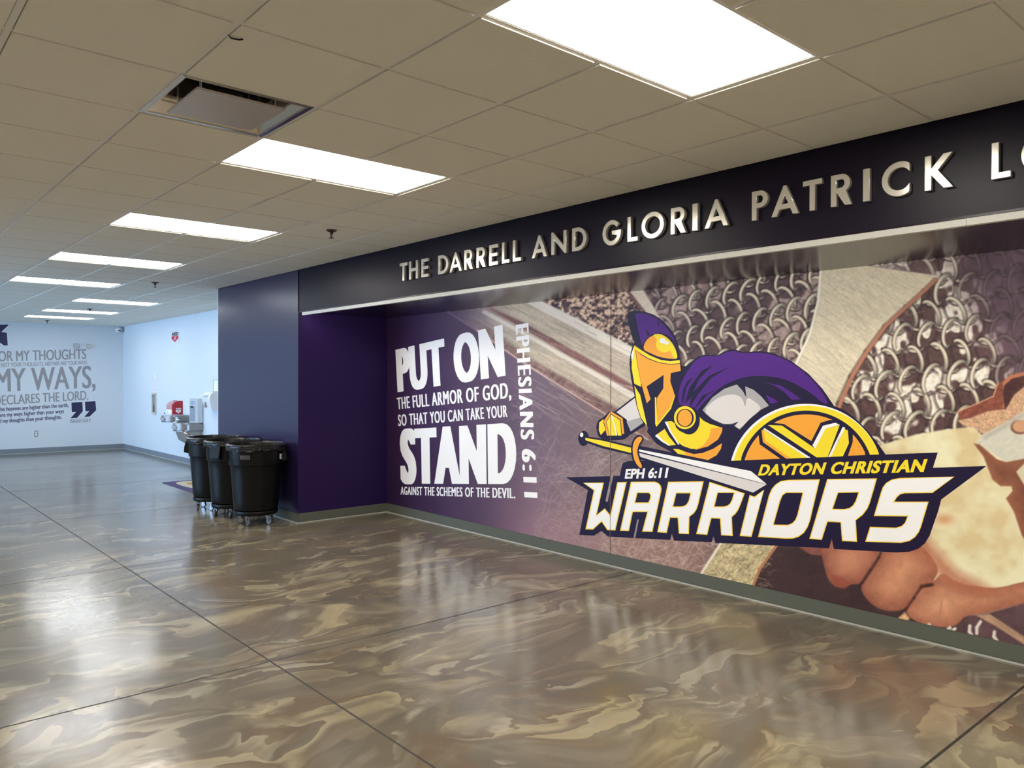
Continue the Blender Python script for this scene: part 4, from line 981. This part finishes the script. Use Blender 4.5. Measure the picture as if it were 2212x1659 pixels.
# ------------------------------------------------------------------ trash cans on wheeled dollies
def make_can(loc, label, seed, rz, bag_seed, labelled):
    rng = random.Random(seed)
    t = empty('trash_can', loc, label, 'trash can', 'black trash cans beside the purple wall', rz); t.scale = (.925, .925, 1)
    zb, zt = 0.165, 0.925
    bm = bmesh.new()
    prof = [(.0001, zb), (.235, zb), (.262, zb + .012), (.268, zb + .03)]
    for k in range(1, 6): prof.append((.268 + .040 * k / 5, zb + .03 + .49 * k / 5))
    prof += [(.309, zb + .522), (.322, zb + .527), (.325, zb + .54), (.335, zt - .03), (.347, zt - .026), (.350, zt - .012), (.345, zt), (.334, zt), (.326, zt - .02), (.300, zb + .53), (.255, zb + .05), (.0001, zb + .04)]
    lathe(bm, prof, 72); bmesh.ops.remove_doubles(bm, verts=bm.verts, dist=.0004)
    obj('body', bm, M_BLACKP, t, smooth=True)
    for s in (-1, 1):                                     # moulded grips left and right
        bm = bmesh.new()
        prism(bm, [(s * .318, .72), (s * .385, .735), (s * .375, .80), (s * .352, .90), (s * .32, .90)], 'y', -.075, .075)
        bmesh.ops.bevel(bm, geom=list(bm.edges), offset=.008, segments=2, affect='EDGES')
        for v in bm.verts: pass
        obj('handle', bm, M_BLACKP, t)
    # liner folded over the rim
    bm = bmesh.new(); n = 120; rr = random.Random(bag_seed); ph = [rr.uniform(0, 6.3) for _ in range(8)]
    def wob(a, q): return sum(math.sin(a * f + ph[i] + q * (i + 1)) / (1.5 + i * .5) for i, f in enumerate((5, 9, 14, 21, 30, 41))) / 2.4
    rows = []
    for kind in range(13):
        ring = []
        for i in range(n):
            a = 2 * PI * i / n
            drop = .070 + .026 * wob(a, 0) + (.04 if rr.random() < .02 else 0)
            if kind <= 4:                                  # inside the can, from deep up to the rim
                q = kind / 4; r = .276 + .055 * q + .010 * wob(a, 3 - q) * (1.2 - q); z = zt - .30 + .30 * q + .004 * wob(a * 1, 2) * q
            elif kind == 5: r, z = .340, zt + .008 + .004 * wob(a, 5)
            else:
                q = (kind - 5) / 7; r = .350 + .006 + .007 * wob(a, 1 + q * 2) * (q + .15) + .006 * abs(math.sin(q * 9)); z = zt + .004 - drop * q
            ring.append(bm.verts.new((r * math.cos(a), r * math.sin(a), z)))
        rows.append(ring)
    for p, q in zip(rows, rows[1:]):
        for i in range(n): bm.faces.new((p[i], p[(i + 1) % n], q[(i + 1) % n], q[i]))
    o = obj('bin_liner', bm, M_BAG, t, smooth=True)
    for f in o.data.polygons: f.use_smooth = True
    bm = bmesh.new(); solid_lathe(bm, [(.20, .115), (.258, .118), (.266, .128), (.268, .150), (.262, .164), (.22, .166)], 56)
    obj('dolly', bm, M_BLACKP, t, smooth=True)
    for k in range(5):
        a = 2 * PI * k / 5 + .55; cx, cy = .205 * math.cos(a), .205 * math.sin(a)
        h = rng.uniform(-.9, .9) - .6; ca, sa = math.cos(h), math.sin(h)
        R_ = Matrix.Translation((cx, cy, 0)) @ Matrix.Rotation(h, 4, 'Z')
        bm = bmesh.new()
        solid_lathe(bm, [(.022, .098), (.024, .104), (.024, .116)], 20)
        for s in (-1, 1): prism(bm, [(-.022, .100), (.022, .100), (.030, .040), (.014, .034)], 'y', s * .017 - .0015, s * .017 + .0015)
        box(bm, -.022, .022, -.018, .018, .094, .100)
        bm.transform(R_); c = obj('caster', bm, M_ZINC, t)
        bm = bmesh.new(); solid_lathe(bm, [(.030, -.012), (.036, -.012), (.0375, -.008), (.0375, .008), (.036, .012), (.030, .012)], 28, (.022, 0, .0375), 'y')
        bm.transform(R_); obj('wheel', bm, M_RUBBER, c, smooth=True)
        bm = bmesh.new(); solid_lathe(bm, [(.029, -.0135), (.029, .0135)], 24, (.022, 0, .0375), 'y')
        bm.transform(R_); obj('hub', bm, M_ZINC, c)
    if labelled:
        # raised maker plate on the front and a small sticker beside the grip
        ap = math.radians(-105.5)
        def onto(rad, a0, pts):                            # wrap flat (s, z) points round the can
            return [(rad * math.cos(a0 + s_ / rad), rad * math.sin(a0 + s_ / rad), z) for s_, z in pts]
        bm = bmesh.new(); n = 10; w = .062
        lo = [bm.verts.new(p) for p in onto(.3352, ap, [(-w + 2 * w * i / n, .770) for i in range(n + 1)])]
        hi = [bm.verts.new(p) for p in onto(.3375, ap, [(-w + 2 * w * i / n, .815) for i in range(n + 1)])]
        for i in range(n): bm.faces.new((lo[i], lo[i + 1], hi[i + 1], hi[i]))
        pl = obj('maker_plate', bm, mat('grey_plate', (.085, .08, .07), .5), t)
        me = text_mesh('ULINE', .02, 1.05); xs_ = [v.co.x for v in me.vertices]; x0_, x1_ = min(xs_), max(xs_)
        for v in me.vertices:
            s_ = ((v.co.x - x0_) / (x1_ - x0_) - .5) * .104; z = .777 + v.co.y / CAPH * .031
            v.co = onto(.3380, ap, [(s_, z)])[0]
        me.materials.append(M_PRINTK); link_mesh('maker_lettering', me, None, pl)
    return t
CANS = [((-8.78, 3.70, 0), 'black trash can nearest the recess corner, with a maker plate and white sticker', 1, 1.05, 5, True),
        ((-9.457, 3.69, 0), 'middle black trash can of the three beside the purple wall', 2, -1.0, 9, False),
        ((-10.135, 3.705, 0), 'black trash can farthest from the recess corner, partly in front of the fountain', 3, -2.2, 13, False)]
cans = [make_can(*c) for c in CANS]
# white sticker on the first can
bm = bmesh.new(); a0 = math.radians(-22); r = .338
for (s0, s1, z0, z1) in ((-.03, .03, .755, .815),):
    v = [bm.verts.new((r * math.cos(a0 + s / r), r * math.sin(a0 + s / r), z)) for s, z in ((s0, z0), (s1, z0 - .006), (s1, z1 - .006), (s0, z1))]; bm.faces.new(v)
stk = obj('sticker', bm, M_PRINTW, cans[0])
bm = bmesh.new(); r = .3388
v = [bm.verts.new((r * math.cos(a0 + s / r), r * math.sin(a0 + s / r), z)) for s, z in ((-.002, .765), (.016, .764), (.016, .797), (-.002, .798))]; bm.faces.new(v)
obj('sticker_print', bm, M_PRINTK, stk)

# ------------------------------------------------------------------ things on the fountain wall
def WX(u, v=850): return at((u, v), 'y', YM).x
def WZ(u, v): return at((u, v), 'y', YM).z
def rel(o): return -Vector(o.location)
def plaque(name, x0, x1, z0, z1, th, m, parent, y=0.0, bevel=.003): return obj(name, BOX(x0, x1, -th - y, -y, z0, z1, bevel=bevel), m, parent)
def heart(cx, cz, w, h):
    p = []
    for i in range(48):
        a = 2 * PI * i / 48; x = 16 * math.sin(a) ** 3; y = 13 * math.cos(a) - 5 * math.cos(2 * a) - 2 * math.cos(3 * a) - math.cos(4 * a)
        p.append((cx + x / 32 * w, cz + (y + 2.5) / 29 * h))
    return p
def flat_loc(name, pts, y, m, parent, plane='y'):
    bm = bmesh.new()
    bm.faces.new([bm.verts.new((x, y, z) if plane == 'y' else (y, x, z)) for x, z in pts]); return obj(name, bm, m, parent)
def text_loc(name, s, x0, x1, z0, h, y, m, parent, bold=.03, plane='y', flip=1):
    me = text_mesh(s, bold, 1.1); xs_ = [v.co.x for v in me.vertices]; a, b = min(xs_), max(xs_)
    for v in me.vertices:
        x = x0 + (v.co.x - a) / (b - a) * (x1 - x0); z = z0 + v.co.y / CAPH * h
        v.co = (x, y, z) if plane == 'y' else (y, x, z)
    return link_mesh(name, me, m, parent)

# AED sign high on the wall
x0, x1, z0, z1 = WX(370), WX(387.5), WZ(378, 741.5), WZ(378, 717)
t = empty('wall_sign', ((x0 + x1) / 2, YM, z0), 'small white square sign with black AED letters and a red heart', 'sign'); w, h = (x1 - x0) / 2, z1 - z0
plaque('sign_plate', -w, w, 0, h, .006, mat('sign_white', (.72, .72, .72), .4), t, bevel=.001)
text_loc('sign_lettering', 'AED', -w * .85, w * .85, h * .70, h * .25, -.0075, M_PRINTK, t, .06)
hh = flat_loc('sign_heart', heart(0, h * .36, w * 1.75, h * .60), -.0070, M_PRINTR, t)
flat_loc('heart_bolt', [(-w * .45, h * .20), (-w * .02, h * .38), (-w * .25, h * .38), (w * .45, h * .58), (w * .08, h * .40), (w * .30, h * .40)], -.0085, M_PRINTW, hh)

# slim cabinet with a decal above it
x0, x1, z0, z1 = WX(330.5), WX(338), WZ(334, 894.5), WZ(334, 849); w = (x1 - x0) / 2; h = z1 - z0
t = empty('wall_cabinet', ((x0 + x1) / 2, YM, z0), 'slim beige wall cabinet with a dark narrow window left of the fountain', 'cabinet')
bm = bmesh.new(); f = .035
for a in ((-w, -w + f, 0, h), (w - f, w, 0, h), (-w + f, w - f, 0, f), (-w + f, w - f, h - f, h)): box(bm, a[0], a[1], -.03, 0, a[2], a[3])
obj('cabinet_frame', bm, M_BEIGEP, t)
d = plaque('cabinet_door', -w + f, w - f, f, h - f, .012, M_GREYP, t, bevel=.002)
plaque('door_window', -w * .35, w * .45, h * .10, h * .90, .004, M_DARK, d, .012, 0)
flat_loc('door_lettering', [(-w * .1, h * .45), (w * .2, h * .45), (w * .2, h * .85), (-w * .1, h * .85)], -.0172, M_GREYP, d)
x0, x1, z0, z1 = WX(333), WX(336.5), WZ(334, 847), WZ(334, 803); w = (x1 - x0) / 2; h = z1 - z0
t = empty('wall_decal', ((x0 + x1) / 2, YM, z0), 'narrow vertical white decal with pale red markings above the slim cabinet', 'decal')
plaque('decal_strip', -w, w, 0, h, .002, M_PRINTW, t, bevel=0)
pk = mat('faded_red_print', (.62, .22, .30), .5)
for a in ((-w * .8, -w * .55, .06, .72), (w * .55, w * .8, .06, .72)): flat_loc('decal_marking', [(a[0], h * a[2]), (a[1], h * a[2]), (a[1], h * a[3]), (a[0], h * a[3])], -.0027, pk, t)
for zc in (.93, .83, .10): flat_loc('decal_marking', [(-w * .6, h * zc), (w * .6, h * zc), (0, h * (zc - .05))] , -.0027, pk, t)

# red defibrillator cabinet
xb, zb_, zt_ = WX(395.5) - .02, .972, WZ(395, 866); dep, wid = .19, .40; h = zt_ - zb_
t = empty('defibrillator_cabinet', (xb - wid / 2, YM, zb_), 'red rounded wall cabinet with white AED letters beside the fountain', 'cabinet')
side = [(0, 0), (0, h)] + [(-dep * .25 - dep * .75 * math.sin(a), h - h * .42 * (1 - math.cos(a))) for a in [math.radians(q) for q in range(0, 91, 10)]] + [(-dep, 0)]
bm = bmesh.new(); prism(bm, side, 'x', -wid / 2, wid / 2); bmesh.ops.bevel(bm, geom=[e for e in bm.edges if e.calc_length() > .3], offset=.004, segments=1, affect='EDGES')
obj('body', bm, M_RED, t)
bm = bmesh.new(); cv = side[2:-1]
for q, r in zip(cv, cv[1:] + [(-dep, h * .18)]):
    A = [(-wid * .46, *q), (wid * .36, *q), (wid * .36, *r), (-wid * .46, *r)]
    bm.faces.new([bm.verts.new((p[0], p[1] - .003, p[2] + .003)) for p in A])
obj('front_sheen', bm, M_REDSHEEN, t, recalc=True)  # thin skin over the red body carrying the painted window sheen
obj('front_label', BOX(-wid * .46, wid * .36, -dep - .008, -dep - .001, .004, h * .34), M_PRINTW, t)
cy_ = -.085; text_loc('cabinet_lettering', 'AED', cy_ - .055, cy_ + .055, h * .37, h * .09, wid / 2 + .0015, M_PRINTW, t, .05, 'x')
hh = flat_loc('cabinet_heart', heart(cy_, h * .19, .105, h * .28), wid / 2 + .0015, M_PRINTW, t, 'x')
flat_loc('heart_bolt', [(cy_ - .012, h * .08), (cy_ + .004, h * .18), (cy_ - .006, h * .19), (cy_ + .012, h * .30), (cy_ + .016, h * .21), (cy_ + .006, h * .20)], wid / 2 + .003, M_RED, hh, 'x')
obj('latch_slot', BOX(-wid * .12, wid * .12, -dep * .55, -dep * .30, h - .012, h + .003), mat('dark_red_recess', (.12, .005, .01), .5), t)

# two-level drinking fountain with bottle filler
M_BASIN = mat('brushed_basin_steel', (.30, .29, .275), .4, metal=.6, noise=(25, .08))
M_PANELG = mat('pale_filler_panel', (.60, .62, .64), .3, metal=.2)
xr = WX(439.5)
t = empty('drinking_fountain', (xr - .6, YM - .006, 0), 'grey two-level drinking fountain with bottle filler behind the trash cans', 'drinking fountain')
def basin(name, xa, xb_, z0, z1, d, nose):
    xm = (xa + xb_) / 2; w = (xb_ - xa) / 2
    pts = [(xb_, 0), (xb_, -d * .55)] + [(xm + w * nose * math.cos(a), -d * .62 - d * .38 * math.sin(a)) for a in [math.radians(q) for q in range(0, 181, 12)]] + [(xa, -d * .55), (xa, 0)]
    bm = bmesh.new(); prism(bm, pts, 'z', z0, z1)
    bmesh.ops.bevel(bm, geom=[e for e in bm.edges if abs(e.verts[0].co.z - e.verts[1].co.z) < 1e-5], offset=.02, segments=3, affect='EDGES')
    b = obj(name, bm, M_BASIN, t, smooth=True)
    bm = bmesh.new(); r = lathe(bm, [(.15, z1 + .001), (.145, z1 + .0045), (.132, z1 + .0045), (.10, z1 + .002)], 40, (xm + .02, -d * .52, 0)); cap(bm, r[-1])
    obj('bowl', bm, M_CHROME, b, smooth=True)
    bm = bmesh.new(); sx0, sy0 = xm - w * .25, -d * .86
    tube(bm, [(sx0, sy0, z1 - .002), (sx0, sy0, z1 + .045), (sx0 + .02, sy0 + .015, z1 + .065), (sx0 + .05, sy0 + .04, z1 + .06)], .013, 10)
    obj('spout', bm, M_CHROME, b, smooth=True)
    obj('push_bar', BOX(xm - w * .45, xm + w * .45, -d - .002, -d + .03, z0 + .04, z1 - .045, bevel=.004), M_GREYP, b)
    return b
basin('basin', .10, .60, .695, .845, .46, .86)
basin('basin', -.60, -.06, .835, .965, .46, .86)
zt2 = WZ(439, 861)
fp = obj('filler_panel', BOX(.14, .60, -.10, 0, .845, zt2, bevel=.008), M_PANELG, t)
obj('display', BOX(.18, .46, -.104, -.0995, zt2 - .12, zt2 - .045), mat('display_grey', (.42, .45, .50), .3), fp)
obj('display_light', BOX(.29, .34, -.106, -.1035, zt2 - .10, zt2 - .065), mat('blue_indicator', (.12, .25, .75), .3), fp)
obj('alcove', BOX(.18, .46, -.103, -.0995, .87, zt2 - .15), mat('alcove_shade', (.26, .30, .34), .4), fp)
obj('nozzle', BOX(.28, .36, -.13, -.103, zt2 - .175, zt2 - .15, bevel=.004), M_DARK, fp)
bm = bmesh.new(); prism(bm, [(0, .69), (-.36, .69), (-.30, .52), (-.10, .40), (0, .40)], 'x', .13, .54)
obj('skirt', bm, mat('taupe_skirt', (.36, .34, .31), .4, metal=.3), t)
bm = bmesh.new(); tube(bm, [(.50, -.37, .70), (.55, -.30, .66), (.575, -.2, .62), (.58, -.1, .55)], .012, 8); obj('drain_pipe', bm, M_CHROME, t, smooth=True)

# paper towel dispenser and framed notice half hidden by the purple block
xd = WX(462)
t = empty('paper_dispenser', (xd + .12, YM, WZ(462, 884)), 'white plastic paper dispenser half hidden by the purple wall block', 'dispenser'); hd = .32
side = [(0, 0), (0, hd)] + [(-.10 - .09 * math.sin(a), hd - .14 * (1 - math.cos(a))) for a in [math.radians(q) for q in range(0, 91, 15)]] + [(-.15, 0)]
bm = bmesh.new(); prism(bm, side, 'x', -.19, .19); obj('cover', bm, M_WHITEP, t)
obj('window', BOX(-.10, -.02, -.197, -.185, hd * .12, hd * .42), M_GREYP, t)
obj('lever', BOX(-.19, .10, -.24, -.16, hd * .78, hd * .83, bevel=.004), M_WHITEP, t)
t = empty('framed_notice', (WX(461) + .13, YM, WZ(461, 846)), 'small framed notice above the white dispenser', 'notice')
bm = bmesh.new(); w, h = .13, WZ(461, 820) - WZ(461, 846); f = .010
for a in ((-w, -w + f, 0, h), (w - f, w, 0, h), (-w + f, w - f, 0, f), (-w + f, w - f, h - f, h)): box(bm, a[0], a[1], -.012, 0, a[2], a[3])
obj('notice_frame', bm, M_GREYP, t); plaque('paper', -w + f, w - f, f, h - f, .004, M_PRINTW, t, bevel=0)

# entrance mat
mc = at((350, 1043), 'z', 0.0)
t = empty('floor_mat', (mc.x + .75, mc.y + .48, 0), 'purple floor mat with a cream emblem lying behind the trash cans', 'mat')
obj('mat_base', BOX(-.75, .75, -.48, .48, 0, .009, bevel=.003), mat('purple_carpet', (.085, .06, .16), .95, noise=(300, .3), bump=(400, .4)), t)
bm = bmesh.new(); p = smooth_loop([(-.66, -.30), (-.35, -.38), (.35, -.36), (.62, -.05), (.35, .32), (-.15, .36), (-.60, .20)], 2)
prism(bm, p, 'z', .009, .0105); e = obj('mat_emblem', bm, mat('cream_carpet', (.55, .47, .33), .95, noise=(200, .25)), t)
bm = bmesh.new(); p = smooth_loop([(-.50, -.18), (-.24, -.26), (.20, -.18), (.35, .0), (.10, .15), (-.25, .08)], 1)
prism(bm, p, 'z', .0105, .0115); obj('mat_emblem_core', bm, mat('gold_carpet', (.42, .25, .08), .95, noise=(200, .25)), e)

# ------------------------------------------------------------------ the far wall: quotation and fittings
FX = XF + .002
t_q = empty('wall_quotation', (XF, 3.2, 1.3), 'grey and navy quotation lettering with big quotation marks on the far wall', 'wall lettering')
LQ = -Vector(t_q.location)
Z9 = lambda *p: [(x / 6.9125, 690 + y / 6.9125) for x, y in p]
def qt(s, tl, tr, br, bl, m=M_GREYVINYL, caps=True, bold=.0, smear=0.0): fit_text('text_line', s, Z9(tl, tr, br, bl), 'x', FX, m, t_q, LQ, bold, smear, 1.0, caps)
qt('FOR MY THOUGHTS', (-98, 478), (1288, 442), (1288, 590), (-92, 630), smear=.025)
qt('ARE NOT YOUR THOUGHTS, NEITHER ARE YOUR WAYS', (-118, 655), (1300, 616), (1302, 672), (-116, 718), smear=.02)
qt('MY WAYS,', (-80, 742), (1428, 692), (1428, 1018), (-70, 1085), smear=.025)
qt('DECLARES THE LORD.', (-92, 1142), (1318, 1064), (1320, 1198), (-84, 1285), smear=.025)
qt('As the heavens are higher than the earth,', (-112, 1318), (1024, 1248), (1024, 1306), (-112, 1378), M_NAVYVINYL, False, smear=.02)
qt('so are my ways higher than your ways', (-92, 1404), (955, 1338), (955, 1396), (-92, 1464), M_NAVYVINYL, False, smear=.02)
qt('and my thoughts than your thoughts.', (-72, 1494), (920, 1424), (920, 1484), (-72, 1553), M_NAVYVINYL, False, smear=.02)
qt('ISAIAH 55:8-9', (1048, 1492), (1350, 1482), (1352, 1530), (1050, 1548), smear=.02)
for pts in (((1065, 1242), (1230, 1232), (1238, 1370), (1152, 1470), (1052, 1475), (1135, 1382), (1072, 1385)), ((1268, 1228), (1425, 1218), (1437, 1355), (1340, 1450), (1255, 1456), (1335, 1368), (1275, 1370)),
            ((0, 78), (134, 77), (20, 188), (104, 199), (116, 388), (62, 392), (-40, 320), (-48, 190), (-22, 100))):
    flat('quotation_mark_border', [inset(Z9(*pts), -1.2)], 'x', XF + .001, M_PRINTW, t_q, LQ); flat('quotation_mark', [Z9(*pts)], 'x', FX, M_NAVYVINYL, t_q, LQ)
def fitting(name, label, cat, pa, pb, th, m):
    a, b = at(pa, 'x', XF), at(pb, 'x', XF)
    t = empty(name, (XF, (a.y + b.y) / 2, b.z), label, cat); w, h = abs(b.y - a.y) / 2, a.z - b.z
    obj('cover', BOX(0, th, -w, w, 0, h, bevel=.004), m, t); return t, w, h, th
t, w, h, d = fitting('wall_panel', 'small grey square box on the far wall above the quotation', 'wall box', (158.5, 742), (170.5, 752.5), .04, M_GREYP)
obj('panel_face', BOX(d, d + .003, -w * .75, w * .75, h * .12, h * .88), mat('panel_grey', (.5, .52, .53), .4), t); obj('key_lock', BOX(d + .003, d + .008, w * .55, w * .7, h * .12, h * .22), M_DARK, t)
t, w, h, d = fitting('wall_sounder', 'small beige alarm sounder on the far wall near the corner', 'alarm', (187, 743), (194, 753.5), .05, M_BEIGEP)
obj('sounder_lens', BOX(d, d + .015, -w * .2, w * .5, h * .3, h * .7, bevel=.003), M_WHITEP, t)
t, w, h, d = fitting('power_outlet', 'double power outlet low on the far wall', 'outlet', (74.2, 930.5), (81.8, 943.5), .008, M_GREYP)
for k in (.30, .70): obj('socket', BOX(d, d + .003, -w * .55, w * .55, h * (k - .15), h * (k + .15), bevel=.001), M_WHITEP, t)
p = at((257.5, 705), 'x', XF + .1)
t = empty('security_camera', (XF, p.y, H - .16), 'white dome security camera high in the far corner', 'security camera')
bm = bmesh.new(); solid_lathe(bm, [(.062, 0), (.064, .03), (.05, .05)], 28, (0, 0, .07), 'x'); obj('mount', bm, M_WHITEP, t, smooth=True)
bm = bmesh.new(); solid_lathe(bm, [(.01, .135), (.04, .128), (.058, .108), (.064, .08), (.06, .05)], 28, (0, 0, .06), 'x'); hd_ = obj('camera_head', bm, M_WHITEP, t, smooth=True)
obj('lens_window', BOX(.125, .139, -.03, .03, .03, .055, bevel=.003), M_DARK, hd_)
